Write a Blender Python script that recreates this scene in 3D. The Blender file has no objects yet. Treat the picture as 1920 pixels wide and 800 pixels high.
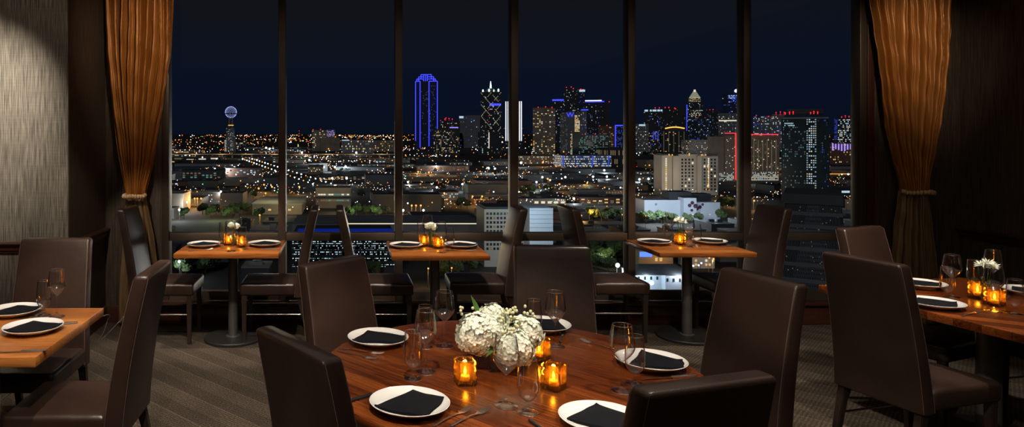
import bpy, bmesh, math, random
from mathutils import Vector, Matrix
from math import sin, cos, pi, radians, sqrt, atan2

random.seed(7)
SC = bpy.context.scene
COL = SC.collection
# ------------------------------------------------------------------ camera geometry
F, PX, HY, H = 1300.0, 645.0, 250.0, 1.67          # focal length and principal point in pixels of the 1920x800 frame, eye height


def at(x, y, h=0.0):
    """ground point (at height h) seen at a pixel: (X, Y)"""
    d = F * (H - h) / (y - HY)
    return ((x - PX) / F * d, d)


# ------------------------------------------------------------------ materials
def new_mat(name):
    m = bpy.data.materials.new(name)
    m.use_nodes = True
    nt = m.node_tree
    for n in list(nt.nodes):
        nt.nodes.remove(n)
    out = nt.nodes.new('ShaderNodeOutputMaterial')
    return m, nt, out


def N(nt, kind, **kw):
    n = nt.nodes.new(kind)
    for k, v in kw.items():
        if k.startswith('i_'):
            n.inputs[k[2:].replace('_', ' ')].default_value = v
        else:
            setattr(n, k, v)
    return n


def L(nt, a, ao, b, bi):
    nt.links.new(a.outputs[ao], b.inputs[bi])


def ramp(nt, stops):
    r = nt.nodes.new('ShaderNodeValToRGB')
    el = r.color_ramp.elements
    while len(el) < len(stops):
        el.new(0.5)
    for e, (p, c) in zip(el, stops):
        e.position = p
        e.color = (*c, 1)
    return r


def pbr(name, col, rough=0.5, metal=0.0, spec=0.5, var=0.0, var_scale=8, bump=0.0, bump_scale=200, stretch=(1, 1, 1), coat=0.0, sheen=0.0, coords='Object'):
    m, nt, out = new_mat(name)
    p = N(nt, 'ShaderNodeBsdfPrincipled')
    p.inputs['Base Color'].default_value = (*col, 1)
    p.inputs['Roughness'].default_value = rough
    p.inputs['Metallic'].default_value = metal
    p.inputs['Specular IOR Level'].default_value = spec
    p.inputs['Coat Weight'].default_value = coat
    p.inputs['Sheen Weight'].default_value = sheen
    tc = N(nt, 'ShaderNodeTexCoord')
    mp = N(nt, 'ShaderNodeMapping')
    mp.inputs['Scale'].default_value = stretch
    L(nt, tc, coords, mp, 'Vector')
    if var:
        no = N(nt, 'ShaderNodeTexNoise')
        no.inputs['Scale'].default_value = var_scale
        no.inputs['Detail'].default_value = 5
        L(nt, mp, 'Vector', no, 'Vector')
        r = ramp(nt, [(0.3, tuple(c * (1 - var) for c in col)), (0.7, tuple(min(1, c * (1 + var)) for c in col))])
        L(nt, no, 'Fac', r, 'Fac')
        L(nt, r, 'Color', p, 'Base Color')
    if bump:
        nb = N(nt, 'ShaderNodeTexNoise')
        nb.inputs['Scale'].default_value = bump_scale
        nb.inputs['Detail'].default_value = 3
        L(nt, mp, 'Vector', nb, 'Vector')
        b = N(nt, 'ShaderNodeBump')
        b.inputs['Strength'].default_value = bump
        b.inputs['Distance'].default_value = 0.002
        L(nt, nb, 'Fac', b, 'Height')
        L(nt, b, 'Normal', p, 'Normal')
    L(nt, p, 'BSDF', out, 'Surface')
    return m


def emit(name, col, strength):
    m, nt, out = new_mat(name)
    e = N(nt, 'ShaderNodeEmission')
    e.inputs['Color'].default_value = (*col, 1)
    e.inputs['Strength'].default_value = strength
    L(nt, e, 'Emission', out, 'Surface')
    m.cycles.emission_sampling = 'NONE'
    return m


def clear_glass(name, tint=(0.97, 0.975, 0.975), boost=1.0, ior=1.5, rough=0.0, refr=0.0):
    m, nt, out = new_mat(name)
    t = N(nt, 'ShaderNodeBsdfTransparent')
    t.inputs['Color'].default_value = (*tint, 1)
    g = N(nt, 'ShaderNodeBsdfGlossy')
    g.inputs['Roughness'].default_value = rough
    ge = N(nt, 'ShaderNodeNewGeometry')
    dt = N(nt, 'ShaderNodeVectorMath', operation='DOT_PRODUCT')
    L(nt, ge, 'Normal', dt, 0)
    L(nt, ge, 'Incoming', dt, 1)
    ab = N(nt, 'ShaderNodeMath', operation='ABSOLUTE')
    L(nt, dt, 'Value', ab, 0)
    iv = N(nt, 'ShaderNodeMath', operation='SUBTRACT')
    iv.inputs[0].default_value = 1.0
    L(nt, ab, 'Value', iv, 1)
    pw = N(nt, 'ShaderNodeMath', operation='POWER')
    pw.inputs[1].default_value = 3.0
    L(nt, iv, 'Value', pw, 0)
    fr = N(nt, 'ShaderNodeMath', operation='MULTIPLY_ADD')
    fr.inputs[1].default_value = 0.85
    fr.inputs[2].default_value = 0.03
    L(nt, pw, 'Value', fr, 0)
    mu = N(nt, 'ShaderNodeMath', operation='MULTIPLY')
    mu.inputs[1].default_value = boost
    mu.use_clamp = True
    mx = N(nt, 'ShaderNodeMixShader')
    L(nt, fr, 'Value', mu, 0)
    L(nt, mu, 'Value', mx, 'Fac')
    L(nt, t, 'BSDF', mx, 1)
    L(nt, g, 'BSDF', mx, 2)
    if refr:
        gl = N(nt, 'ShaderNodeBsdfGlass')
        gl.inputs['IOR'].default_value = ior
        gl.inputs['Roughness'].default_value = 0.0
        m2 = N(nt, 'ShaderNodeMixShader')
        m2.inputs['Fac'].default_value = refr
        L(nt, mx, 'Shader', m2, 1)
        L(nt, gl, 'BSDF', m2, 2)
        mx = m2
    L(nt, mx, 'Shader', out, 'Surface')
    return m


def wood(name, tones, plank=0.09, rough=0.28, angle=0.0, seed=0.0, fine=1.0, coat=0.15):
    """boards side by side, grain along local X turned by angle"""
    m, nt, out = new_mat(name)
    p = N(nt, 'ShaderNodeBsdfPrincipled')
    tc = N(nt, 'ShaderNodeTexCoord')
    rot = N(nt, 'ShaderNodeMapping')
    rot.inputs['Rotation'].default_value = (0, 0, angle)
    rot.inputs['Location'].default_value = (seed, seed * 0.7, 0)
    L(nt, tc, 'Object', rot, 'Vector')
    sep = N(nt, 'ShaderNodeSeparateXYZ')
    L(nt, rot, 'Vector', sep, 'Vector')
    dv = N(nt, 'ShaderNodeMath', operation='DIVIDE')
    dv.inputs[1].default_value = plank
    L(nt, sep, 'Y', dv, 0)
    fl = N(nt, 'ShaderNodeMath', operation='FLOOR')
    L(nt, dv, 'Value', fl, 0)
    wn = N(nt, 'ShaderNodeTexWhiteNoise', noise_dimensions='1D')
    L(nt, fl, 'Value', wn, 'W')
    # grain
    st = N(nt, 'ShaderNodeMapping')
    st.inputs['Scale'].default_value = (2.6, 52 * fine, 52 * fine)
    L(nt, rot, 'Vector', st, 'Vector')
    ad = N(nt, 'ShaderNodeVectorMath', operation='ADD')
    cb = N(nt, 'ShaderNodeCombineXYZ')
    m7 = N(nt, 'ShaderNodeMath', operation='MULTIPLY')
    m7.inputs[1].default_value = 37.0
    L(nt, wn, 'Value', m7, 0)
    L(nt, m7, 'Value', cb, 'X')
    L(nt, m7, 'Value', cb, 'Z')
    L(nt, st, 'Vector', ad, 0)
    L(nt, cb, 'Vector', ad, 1)
    no = N(nt, 'ShaderNodeTexNoise')
    no.inputs['Scale'].default_value = 1.6
    no.inputs['Detail'].default_value = 8
    no.inputs['Roughness'].default_value = 0.62
    no.inputs['Distortion'].default_value = 0.7
    L(nt, ad, 'Vector', no, 'Vector')
    mixv = N(nt, 'ShaderNodeMath', operation='MULTIPLY_ADD')
    mixv.inputs[1].default_value = 0.38
    L(nt, wn, 'Value', mixv, 0)
    s2 = N(nt, 'ShaderNodeMath', operation='MULTIPLY_ADD')
    s2.inputs[1].default_value = 1.25
    s2.inputs[2].default_value = -0.31
    L(nt, no, 'Fac', s2, 0)
    L(nt, s2, 'Value', mixv, 2)
    k = len(tones)
    r = ramp(nt, [(0.12 + 0.76 * i / (k - 1), t) for i, t in enumerate(tones)])
    L(nt, mixv, 'Value', r, 'Fac')
    fr = N(nt, 'ShaderNodeMath', operation='FRACT')
    L(nt, dv, 'Value', fr, 0)
    se = N(nt, 'ShaderNodeMath', operation='LESS_THAN')
    se.inputs[1].default_value = 0.014
    L(nt, fr, 'Value', se, 0)
    dk = N(nt, 'ShaderNodeMix', data_type='RGBA')
    L(nt, se, 'Value', dk, 0)
    L(nt, r, 'Color', dk, 6)
    dk.inputs[7].default_value = (*tuple(c * 0.7 for c in tones[0]), 1)
    L(nt, dk, 2, p, 'Base Color')
    p.inputs['Roughness'].default_value = rough
    p.inputs['Coat Weight'].default_value = coat
    p.inputs['Coat Roughness'].default_value = 0.12
    b = N(nt, 'ShaderNodeBump')
    b.inputs['Strength'].default_value = 0.06
    b.inputs['Distance'].default_value = 0.001
    L(nt, no, 'Fac', b, 'Height')
    L(nt, b, 'Normal', p, 'Normal')
    L(nt, p, 'BSDF', out, 'Surface')
    return m


def leather(name, col):
    m, nt, out = new_mat(name)
    p = N(nt, 'ShaderNodeBsdfPrincipled')
    tc = N(nt, 'ShaderNodeTexCoord')
    no = N(nt, 'ShaderNodeTexNoise')
    no.inputs['Scale'].default_value = 5
    no.inputs['Detail'].default_value = 6
    L(nt, tc, 'Object', no, 'Vector')
    r = ramp(nt, [(0.3, tuple(c * 0.8 for c in col)), (0.72, tuple(c * 1.25 for c in col))])
    L(nt, no, 'Fac', r, 'Fac')
    L(nt, r, 'Color', p, 'Base Color')
    rr = N(nt, 'ShaderNodeMapRange')
    rr.inputs['To Min'].default_value = 0.27
    rr.inputs['To Max'].default_value = 0.44
    L(nt, no, 'Fac', rr, 'Value')
    L(nt, rr, 'Result', p, 'Roughness')
    p.inputs['Specular IOR Level'].default_value = 0.55
    v = N(nt, 'ShaderNodeTexVoronoi')
    v.inputs['Scale'].default_value = 230
    L(nt, tc, 'Object', v, 'Vector')
    n2 = N(nt, 'ShaderNodeTexNoise')
    n2.inputs['Scale'].default_value = 28
    n2.inputs['Detail'].default_value = 4
    L(nt, tc, 'Object', n2, 'Vector')
    a = N(nt, 'ShaderNodeMath', operation='MULTIPLY_ADD')
    a.inputs[1].default_value = 0.35
    L(nt, v, 'Distance', a, 0)
    L(nt, n2, 'Fac', a, 2)
    b = N(nt, 'ShaderNodeBump')
    b.inputs['Strength'].default_value = 0.30
    b.inputs['Distance'].default_value = 0.0025
    L(nt, a, 'Value', b, 'Height')
    L(nt, b, 'Normal', p, 'Normal')
    L(nt, p, 'BSDF', out, 'Surface')
    return m


def wallpaper(name, dark, light, metal=0.45, rough=0.42):
    """metallic paper with fine upright threads"""
    m, nt, out = new_mat(name)
    p = N(nt, 'ShaderNodeBsdfPrincipled')
    tc = N(nt, 'ShaderNodeTexCoord')
    mp = N(nt, 'ShaderNodeMapping')
    mp.inputs['Scale'].default_value = (150, 150, 5)
    L(nt, tc, 'Object', mp, 'Vector')
    no = N(nt, 'ShaderNodeTexNoise')
    no.inputs['Scale'].default_value = 1.0
    no.inputs['Detail'].default_value = 4
    L(nt, mp, 'Vector', no, 'Vector')
    m2 = N(nt, 'ShaderNodeMapping')
    m2.inputs['Scale'].default_value = (4, 4, 210)
    L(nt, tc, 'Object', m2, 'Vector')
    n2 = N(nt, 'ShaderNodeTexNoise')
    n2.inputs['Scale'].default_value = 1.0
    n2.inputs['Detail'].default_value = 3
    L(nt, m2, 'Vector', n2, 'Vector')
    ma = N(nt, 'ShaderNodeMath', operation='MULTIPLY_ADD')
    ma.inputs[1].default_value = 0.13
    L(nt, n2, 'Fac', ma, 0)
    L(nt, no, 'Fac', ma, 2)
    r = ramp(nt, [(0.45, dark), (0.85, light)])
    L(nt, ma, 'Value', r, 'Fac')
    L(nt, r, 'Color', p, 'Base Color')
    p.inputs['Metallic'].default_value = metal
    p.inputs['Roughness'].default_value = rough
    b = N(nt, 'ShaderNodeBump')
    b.inputs['Strength'].default_value = 0.35
    b.inputs['Distance'].default_value = 0.002
    L(nt, ma, 'Value', b, 'Height')
    L(nt, b, 'Normal', p, 'Normal')
    L(nt, p, 'BSDF', out, 'Surface')
    return m


def carpet_mat():
    m, nt, out = new_mat('carpet')
    p = N(nt, 'ShaderNodeBsdfPrincipled')
    p.inputs['Roughness'].default_value = 0.95
    p.inputs['Specular IOR Level'].default_value = 0.1
    tc = N(nt, 'ShaderNodeTexCoord')
    rot = N(nt, 'ShaderNodeMapping')
    rot.inputs['Rotation'].default_value = (0, 0, radians(43.5))   # u across the bands, v along them
    L(nt, tc, 'Object', rot, 'Vector')
    sep = N(nt, 'ShaderNodeSeparateXYZ')
    L(nt, rot, 'Vector', sep, 'Vector')
    # band index across u
    def band(axis, period, off=0.0):
        d = N(nt, 'ShaderNodeMath', operation='MULTIPLY_ADD')
        d.inputs[1].default_value = 1.0 / period
        d.inputs[2].default_value = off
        L(nt, sep, axis, d, 0)
        return d
    B = band('Y', 0.23)
    fl = N(nt, 'ShaderNodeMath', operation='FLOOR')
    L(nt, B, 'Value', fl, 0)
    fr = N(nt, 'ShaderNodeMath', operation='FRACT')
    L(nt, B, 'Value', fr, 0)
    wn = N(nt, 'ShaderNodeTexWhiteNoise', noise_dimensions='1D')
    L(nt, fl, 'Value', wn, 'W')
    line = N(nt, 'ShaderNodeMath', operation='LESS_THAN')
    line.inputs[1].default_value = 0.045
    L(nt, fr, 'Value', line, 0)
    half = N(nt, 'ShaderNodeMath', operation='GREATER_THAN')
    half.inputs[1].default_value = 0.5
    L(nt, fr, 'Value', half, 0)
    R = band('X', 0.022)
    sn = N(nt, 'ShaderNodeMath', operation='MULTIPLY')
    sn.inputs[1].default_value = 2 * pi
    L(nt, R, 'Value', sn, 0)
    sn2 = N(nt, 'ShaderNodeMath', operation='SINE')
    L(nt, sn, 'Value', sn2, 0)
    big = N(nt, 'ShaderNodeTexNoise')
    big.inputs['Scale'].default_value = 2.2
    big.inputs['Detail'].default_value = 4
    L(nt, rot, 'Vector', big, 'Vector')
    pile = N(nt, 'ShaderNodeTexNoise')
    pile.inputs['Scale'].default_value = 110
    pile.inputs['Detail'].default_value = 3
    L(nt, rot, 'Vector', pile, 'Vector')
    acc = None
    for node, sock, k in ((wn, 'Value', 0.05), (line, 'Value', 0.16), (half, 'Value', 0.07), (sn2, 'Value', 0.07), (big, 'Fac', 0.25), (pile, 'Fac', 0.95)):
        a = N(nt, 'ShaderNodeMath', operation='MULTIPLY_ADD')
        a.inputs[1].default_value = k
        L(nt, node, sock, a, 0)
        if acc is None:
            a.inputs[2].default_value = -0.22
        else:
            L(nt, acc, 'Value', a, 2)
        acc = a
    r = ramp(nt, [(0.15, (0.012, 0.0095, 0.0075)), (0.45, (0.048, 0.037, 0.028)), (0.85, (0.17, 0.135, 0.10))])
    L(nt, acc, 'Value', r, 'Fac')
    L(nt, r, 'Color', p, 'Base Color')
    b = N(nt, 'ShaderNodeBump')
    b.inputs['Strength'].default_value = 0.8
    b.inputs['Distance'].default_value = 0.006
    L(nt, acc, 'Value', b, 'Height')
    L(nt, b, 'Normal', p, 'Normal')
    L(nt, p, 'BSDF', out, 'Surface')
    return m


def amber_mat():
    m, nt, out = new_mat('amber_glass')
    t = N(nt, 'ShaderNodeBsdfTransparent')
    t.inputs['Color'].default_value = (1.0, 0.70, 0.22, 1)
    d = N(nt, 'ShaderNodeBsdfTranslucent')
    d.inputs['Color'].default_value = (1.0, 0.50, 0.07, 1)
    g = N(nt, 'ShaderNodeBsdfGlossy')
    g.inputs['Roughness'].default_value = 0.06
    fr = N(nt, 'ShaderNodeFresnel')
    fr.inputs['IOR'].default_value = 1.55
    mx = N(nt, 'ShaderNodeMixShader')
    mx.inputs['Fac'].default_value = 0.24
    L(nt, t, 'BSDF', mx, 1)
    L(nt, d, 'BSDF', mx, 2)
    m2 = N(nt, 'ShaderNodeMixShader')
    L(nt, fr, 'Fac', m2, 'Fac')
    L(nt, mx, 'Shader', m2, 1)
    L(nt, g, 'BSDF', m2, 2)
    L(nt, m2, 'Shader', out, 'Surface')
    return m


def silk(name, col, col2):
    m, nt, out = new_mat(name)
    p = N(nt, 'ShaderNodeBsdfPrincipled')
    tc = N(nt, 'ShaderNodeTexCoord')
    mp = N(nt, 'ShaderNodeMapping')
    mp.inputs['Scale'].default_value = (60, 60, 4)
    L(nt, tc, 'Object', mp, 'Vector')
    no = N(nt, 'ShaderNodeTexNoise')
    no.inputs['Scale'].default_value = 1
    no.inputs['Detail'].default_value = 5
    L(nt, mp, 'Vector', no, 'Vector')
    r = ramp(nt, [(0.3, col2), (0.7, col)])
    L(nt, no, 'Fac', r, 'Fac')
    L(nt, r, 'Color', p, 'Base Color')
    p.inputs['Roughness'].default_value = 0.42
    p.inputs['Metallic'].default_value = 0.25
    p.inputs['Sheen Weight'].default_value = 0.3
    p.inputs['Sheen Tint'].default_value = (*col, 1)
    b = N(nt, 'ShaderNodeBump')
    b.inputs['Strength'].default_value = 0.12
    b.inputs['Distance'].default_value = 0.004
    L(nt, no, 'Fac', b, 'Height')
    L(nt, b, 'Normal', p, 'Normal')
    L(nt, p, 'BSDF', out, 'Surface')
    return m


M = {}
M['leather'] = leather('brown_leather', (0.027, 0.0145, 0.0105))
M['piping'] = pbr('leather_seam', (0.11, 0.075, 0.06), 0.5)
M['leg'] = pbr('dark_stained_wood', (0.024, 0.015, 0.011), 0.38, var=0.25, var_scale=20, stretch=(6, 6, 1))
M['chrome'] = pbr('chrome', (0.78, 0.77, 0.75), 0.14, metal=1.0)
M['steel'] = pbr('cutlery_steel', (0.78, 0.76, 0.73), 0.27, metal=1.0)
M['black_handle'] = pbr('black_handle', (0.012, 0.011, 0.011), 0.35)
M['gunmetal'] = pbr('gunmetal_pedestal', (0.16, 0.15, 0.145), 0.42, metal=0.7, var=0.12, var_scale=6)
M['base_metal'] = pbr('pedestal_base', (0.030, 0.028, 0.027), 0.45, metal=0.4, var=0.1)
M['china'] = pbr('white_china', (0.68, 0.675, 0.66), 0.16, coat=0.3)
M['napkin'] = pbr('black_napkin', (0.0045, 0.005, 0.0075), 0.95, spec=0.15, bump=0.25, bump_scale=900)
M['glass'] = clear_glass('drinking_glass', (0.985, 0.987, 0.987), 1.7, rough=0.05)
M['glint_edge'] = clear_glass('glint_edge', (0.98, 0.98, 0.98), 5.0, rough=0.22)
M['vase_glass'] = clear_glass('vase_glass', (0.92, 0.94, 0.93), 2.0, rough=0.03)
M['pane'] = clear_glass('window_glass', (0.97, 0.98, 0.985), 0.07)
M['amber'] = amber_mat()
M['wax'] = pbr('candle_wax', (0.85, 0.78, 0.6), 0.5)
M['flame'] = emit('flame', (1.0, 0.62, 0.18), 40)
M['petal'] = pbr('white_petal', (0.84, 0.88, 0.74), 0.6, var=0.10, var_scale=30)
M['leaf'] = pbr('green_leaf', (0.05, 0.12, 0.02), 0.45, var=0.35, var_scale=25)
M['stem'] = pbr('green_stem', (0.06, 0.13, 0.03), 0.5)
M['berry'] = pbr('cream_berry', (0.74, 0.74, 0.46), 0.35)
M['wood_round'] = wood('walnut_round', [(0.030, 0.0065, 0.002), (0.090, 0.020, 0.0045), (0.16, 0.039, 0.008), (0.24, 0.068, 0.014)], 0.085, 0.22, angle=radians(48), seed=3.1)
M['wood_rect'] = wood('walnut_boards', [(0.09, 0.022, 0.005), (0.19, 0.053, 0.011), (0.30, 0.095, 0.020), (0.40, 0.15, 0.036)], 0.10, 0.27, seed=1.3)
M['wood_oak'] = wood('amber_boards', [(0.11, 0.030, 0.006), (0.24, 0.076, 0.016), (0.38, 0.14, 0.032), (0.50, 0.22, 0.060)], 0.11, 0.3, seed=5.7)
M['wood_dark'] = wood('mahogany', [(0.020, 0.007, 0.005), (0.042, 0.014, 0.009), (0.07, 0.024, 0.014)], 0.4, 0.32)
M['frame'] = pbr('bronze_frame', (0.095, 0.070, 0.053), 0.38, metal=0.45, var=0.1, var_scale=3)
M['paper'] = wallpaper('metallic_wallpaper', (0.125, 0.108, 0.085), (0.46, 0.41, 0.33))
M['paper_shaded'] = wallpaper('shaded_wallpaper', (0.045, 0.031, 0.021), (0.13, 0.094, 0.066), metal=0.2, rough=0.6)  # same paper as the left wall, with shade put into its colour
M['carpet'] = carpet_mat()
M['ceiling'] = pbr('ceiling_paint', (0.16, 0.13, 0.10), 0.9, var=0.05)
M['silk'] = silk('copper_silk', (0.44, 0.165, 0.030), (0.28, 0.098, 0.017))
M['silk_low'] = silk('bronze_silk', (0.30, 0.19, 0.09), (0.16, 0.095, 0.045))
M['rope'] = pbr('tan_rope', (0.55, 0.36, 0.19), 0.7, var=0.3, var_scale=60)
M['cord'] = pbr('grey_cord', (0.12, 0.11, 0.10), 0.5)


# ------------------------------------------------------------------ mesh helpers
def link(name, bm, mats, parent=None, smooth=40, loc=None):
    bmesh.ops.recalc_face_normals(bm, faces=bm.faces[:])
    if smooth:
        lim = radians(smooth)
        for f in bm.faces:
            f.smooth = True
        for e in bm.edges:
            if len(e.link_faces) == 2 and e.calc_face_angle(0) > lim:
                e.smooth = False
    me = bpy.data.meshes.new(name)
    bm.to_mesh(me)
    bm.free()
    for m in (mats if isinstance(mats, (list, tuple)) else [mats]):
        me.materials.append(m)
    o = bpy.data.objects.new(name, me)
    COL.objects.link(o)
    if parent:
        o.parent = parent
    if loc:
        o.location = loc
    return o


def tag(o, label, cat, group=None, kind=None):
    if label:
        o['label'] = label
    if cat:
        o['category'] = cat
    if group:
        o['group'] = group
    if kind:
        o['kind'] = kind
    return o


def thing(name, label, cat, loc=(0, 0, 0), rz=0.0, group=None):
    o = bpy.data.objects.new(name, None)
    o.empty_display_size = 0.1
    COL.objects.link(o)
    o.location = loc
    o.rotation_euler = (0, 0, rz)
    return tag(o, label, cat, group)


def struct(name, bm, mat, parent=None, smooth=40):
    o = link(name, bm, mat, parent, smooth)
    if not parent:
        o['kind'] = 'structure'
    return o


def dup(root, loc, rz=0.0, label=None, group=None):
    r = root.copy()
    COL.objects.link(r)
    r.location = loc
    r.rotation_euler = (0, 0, rz)
    if label:
        r['label'] = label
    if group:
        r['group'] = group
    def rec(src, dst):
        for ch in list(src.children):
            c = ch.copy()
            COL.objects.link(c)
            c.parent = dst
            rec(ch, c)
    rec(root, r)
    return r


def box(bm, x0, x1, y0, y1, z0, z1, mi=0):
    v = [bm.verts.new(p) for p in ((x0, y0, z0), (x1, y0, z0), (x1, y1, z0), (x0, y1, z0), (x0, y0, z1), (x1, y0, z1), (x1, y1, z1), (x0, y1, z1))]
    fs = []
    for q in ((0, 3, 2, 1), (4, 5, 6, 7), (0, 1, 5, 4), (1, 2, 6, 5), (2, 3, 7, 6), (3, 0, 4, 7)):
        f = bm.faces.new([v[i] for i in q])
        f.material_index = mi
        fs.append(f)
    return v


def rbox(x0, x1, y0, y1, z0, z1, r=0.01, seg=3):
    bm = bmesh.new()
    box(bm, x0, x1, y0, y1, z0, z1)
    bmesh.ops.bevel(bm, geom=bm.edges[:], offset=r, segments=seg, profile=0.5, affect='EDGES')
    return bm


def tube(bm, pts, r, seg=8, cap=True, mi=0):
    pts = [Vector(p) for p in pts]
    rings = []
    for i, p in enumerate(pts):
        d = (pts[min(i + 1, len(pts) - 1)] - pts[max(i - 1, 0)]).normalized()
        a = d.orthogonal().normalized() if abs(d.z) > 0.95 else d.cross(Vector((0, 0, 1))).normalized()
        b = d.cross(a)
        rr = r[i] if isinstance(r, (list, tuple)) else r
        rings.append([bm.verts.new(p + a * rr * cos(2 * pi * k / seg) + b * rr * sin(2 * pi * k / seg)) for k in range(seg)])
    for A, B in zip(rings, rings[1:]):
        for k in range(seg):
            f = bm.faces.new((A[k], A[(k + 1) % seg], B[(k + 1) % seg], B[k]))
            f.material_index = mi
    if cap:
        for Rg in (rings[0], rings[-1]):
            f = bm.faces.new(Rg)
            f.material_index = mi


def lathe(bm, prof, seg=32, c=(0, 0, 0), close=False):
    rings = []
    for r, z in prof:
        if r < 1e-6:
            rings.append([bm.verts.new((c[0], c[1], c[2] + z))])
        else:
            rings.append([bm.verts.new((c[0] + r * cos(2 * pi * k / seg), c[1] + r * sin(2 * pi * k / seg), c[2] + z)) for k in range(seg)])
    for A, B in zip(rings, rings[1:]):
        if len(A) == 1 and len(B) == 1:
            continue
        for k in range(seg):
            k2 = (k + 1) % seg
            if len(A) == 1:
                bm.faces.new((A[0], B[k2], B[k]))
            elif len(B) == 1:
                bm.faces.new((A[k], A[k2], B[0]))
            else:
                bm.faces.new((A[k], A[k2], B[k2], B[k]))
    return rings


def ball(bm, c, r, u=8, v=6, sz=1.0, mi=0):
    n0 = len(bm.faces)
    g = bmesh.ops.create_uvsphere(bm, u_segments=u, v_segments=v, radius=r, matrix=Matrix.Translation(c) @ Matrix.Diagonal((1, 1, sz, 1)))
    if mi:
        for vv in g['verts']:
            for f in vv.link_faces:
                f.material_index = mi


def frustum(bm, a, b, mi=0):
    """a, b: lists of four points (bottom, top)"""
    A = [bm.verts.new(p) for p in a]
    B = [bm.verts.new(p) for p in b]
    fs = [bm.faces.new(A[::-1]), bm.faces.new(B)]
    n = len(A)
    for k in range(n):
        fs.append(bm.faces.new((A[k], A[(k + 1) % n], B[(k + 1) % n], B[k])))
    for f in fs:
        f.material_index = mi


def lerp(tab, t):
    for (a, va), (b, vb) in zip(tab, tab[1:]):
        if t <= b:
            u = 0 if b == a else (t - a) / (b - a)
            u = max(0, min(1, u))
            return va + (vb - va) * u
    return tab[-1][1]


# ------------------------------------------------------------------ the room
WY, CEIL = 6.15, 3.10
XL, XR, XW, YF = -2.12, 5.464, -4.0, 5.32        # left return, right wall, far left wall, left front wall
bm = bmesh.new(); box(bm, XW - 0.1, XR + 0.1, -3.0, WY + 0.1, -0.12, 0.0)
struct('floor', bm, M['carpet'])
bm = bmesh.new(); box(bm, XW - 0.1, XR + 0.1, -3.1, WY + 0.3, CEIL, CEIL + 0.1)
struct('ceiling', bm, M['ceiling'])
bm = bmesh.new(); box(bm, XW, XL, YF, WY + 0.25, 0, CEIL)
struct('wall_left', bm, M['paper'])
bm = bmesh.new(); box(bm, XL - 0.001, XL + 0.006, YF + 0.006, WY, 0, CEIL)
struct('wall_left_return', bm, M['paper_shaded'])
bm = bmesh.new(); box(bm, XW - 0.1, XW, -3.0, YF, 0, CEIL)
struct('wall_left_side', bm, M['paper_shaded'])
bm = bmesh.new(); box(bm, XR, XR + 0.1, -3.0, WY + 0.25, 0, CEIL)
struct('wall_right', bm, M['paper_shaded'])
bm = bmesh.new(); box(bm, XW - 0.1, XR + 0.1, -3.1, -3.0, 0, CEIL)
struct('wall_rear', bm, M['paper_shaded'])
WX = [-1.585, -0.551, 0.487, 1.516, 2.555, 3.581, 4.61]
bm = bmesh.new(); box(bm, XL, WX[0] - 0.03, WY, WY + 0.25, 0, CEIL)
struct('wall_front_left', bm, M['paper_shaded'])
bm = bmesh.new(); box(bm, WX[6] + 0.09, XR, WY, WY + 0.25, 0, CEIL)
struct('wall_front_right', bm, M['paper_shaded'])


def profile_rail(name, p0, p1, out, prof, mat):
    """moulding: profile (offset from wall, z) swept from p0 to p1; out = wall normal"""
    bm = bmesh.new()
    o = Vector((*out, 0))
    A = [bm.verts.new(Vector((*p0, z)) + o * d) for d, z in prof]
    B = [bm.verts.new(Vector((*p1, z)) + o * d) for d, z in prof]
    n = len(prof)
    for k in range(n):
        bm.faces.new((A[k], A[(k + 1) % n], B[(k + 1) % n], B[k]))
    bm.faces.new(A)
    bm.faces.new(B[::-1])
    return struct(name, bm, mat, smooth=25)


RAIL = [(0, 0.752), (0.012, 0.752), (0.014, 0.768), (0.022, 0.775), (0.024, 0.800), (0.036, 0.812), (0.042, 0.826), (0.036, 0.838), (0, 0.840)]
BASE = [(0, 0), (0.018, 0), (0.018, 0.12), (0.010, 0.14), (0, 0.145)]
for tname, prof in (('trim', RAIL), ('baseboard', BASE)):
    s = '' if tname == 'baseboard' else '_rail'
    profile_rail(f'{tname}_left{s}', (XW, YF), (XL, YF), (0, -1), prof, M['wood_dark'])
    profile_rail(f'{tname}_left_return{s}', (XL + 0.006, YF - 0.0), (XL + 0.006, WY), (1, 0), prof, M['wood_dark'])
    profile_rail(f'{tname}_right{s}', (XR, -3.0), (XR, WY), (-1, 0), prof, M['wood_dark'])
profile_rail('baseboard_front_right', (WX[6] + 0.09, WY), (XR, WY), (0, -1), BASE, M['wood_dark'])
profile_rail('baseboard_front_left', (XL, WY), (WX[0] - 0.03, WY), (0, -1), BASE, M['wood_dark'])

# window wall: mullions, rails, panes, wooden curb
for i, x in enumerate(WX):
    w = 0.033 if 0 < i < 6 else 0.03
    bm = rbox(x - w, x + w, WY - 0.0, WY + 0.12, 0.17, CEIL, 0.006, 2)
    struct(f'trim_{i + 1}', bm, M['frame'])
bm = rbox(WX[6] + 0.03, WX[6] + 0.09, WY - 0.01, WY + 0.16, 0.0, CEIL, 0.006, 2)
struct('trim_right_jamb', bm, M['wood_dark'])
for i in range(6):
    x0, x1 = WX[i] + 0.033, WX[i + 1] - 0.033
    bm = bmesh.new()
    t = rbox(x0, x1, WY + 0.012, WY + 0.11, 0.715, 0.785, 0.006, 2); me = bpy.data.meshes.new('t'); t.to_mesh(me); t.free(); bm.from_mesh(me); bpy.data.meshes.remove(me)
    box(bm, x0, x1, WY + 0.012, WY + 0.11, 0.17, 0.262)
    box(bm, x0, x1, WY + 0.02, WY + 0.11, CEIL - 0.07, CEIL)
    wo = struct(f'window_{i + 1}', bm, M['frame'])
    for nm, z0, z1 in (('upper_pane', 0.785, CEIL - 0.07), ('lower_pane', 0.262, 0.715)):
        pb = bmesh.new(); box(pb, x0, x1, WY + 0.075, WY + 0.083, z0, z1)
        link(nm, pb, M['pane'], wo, 0)
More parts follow.
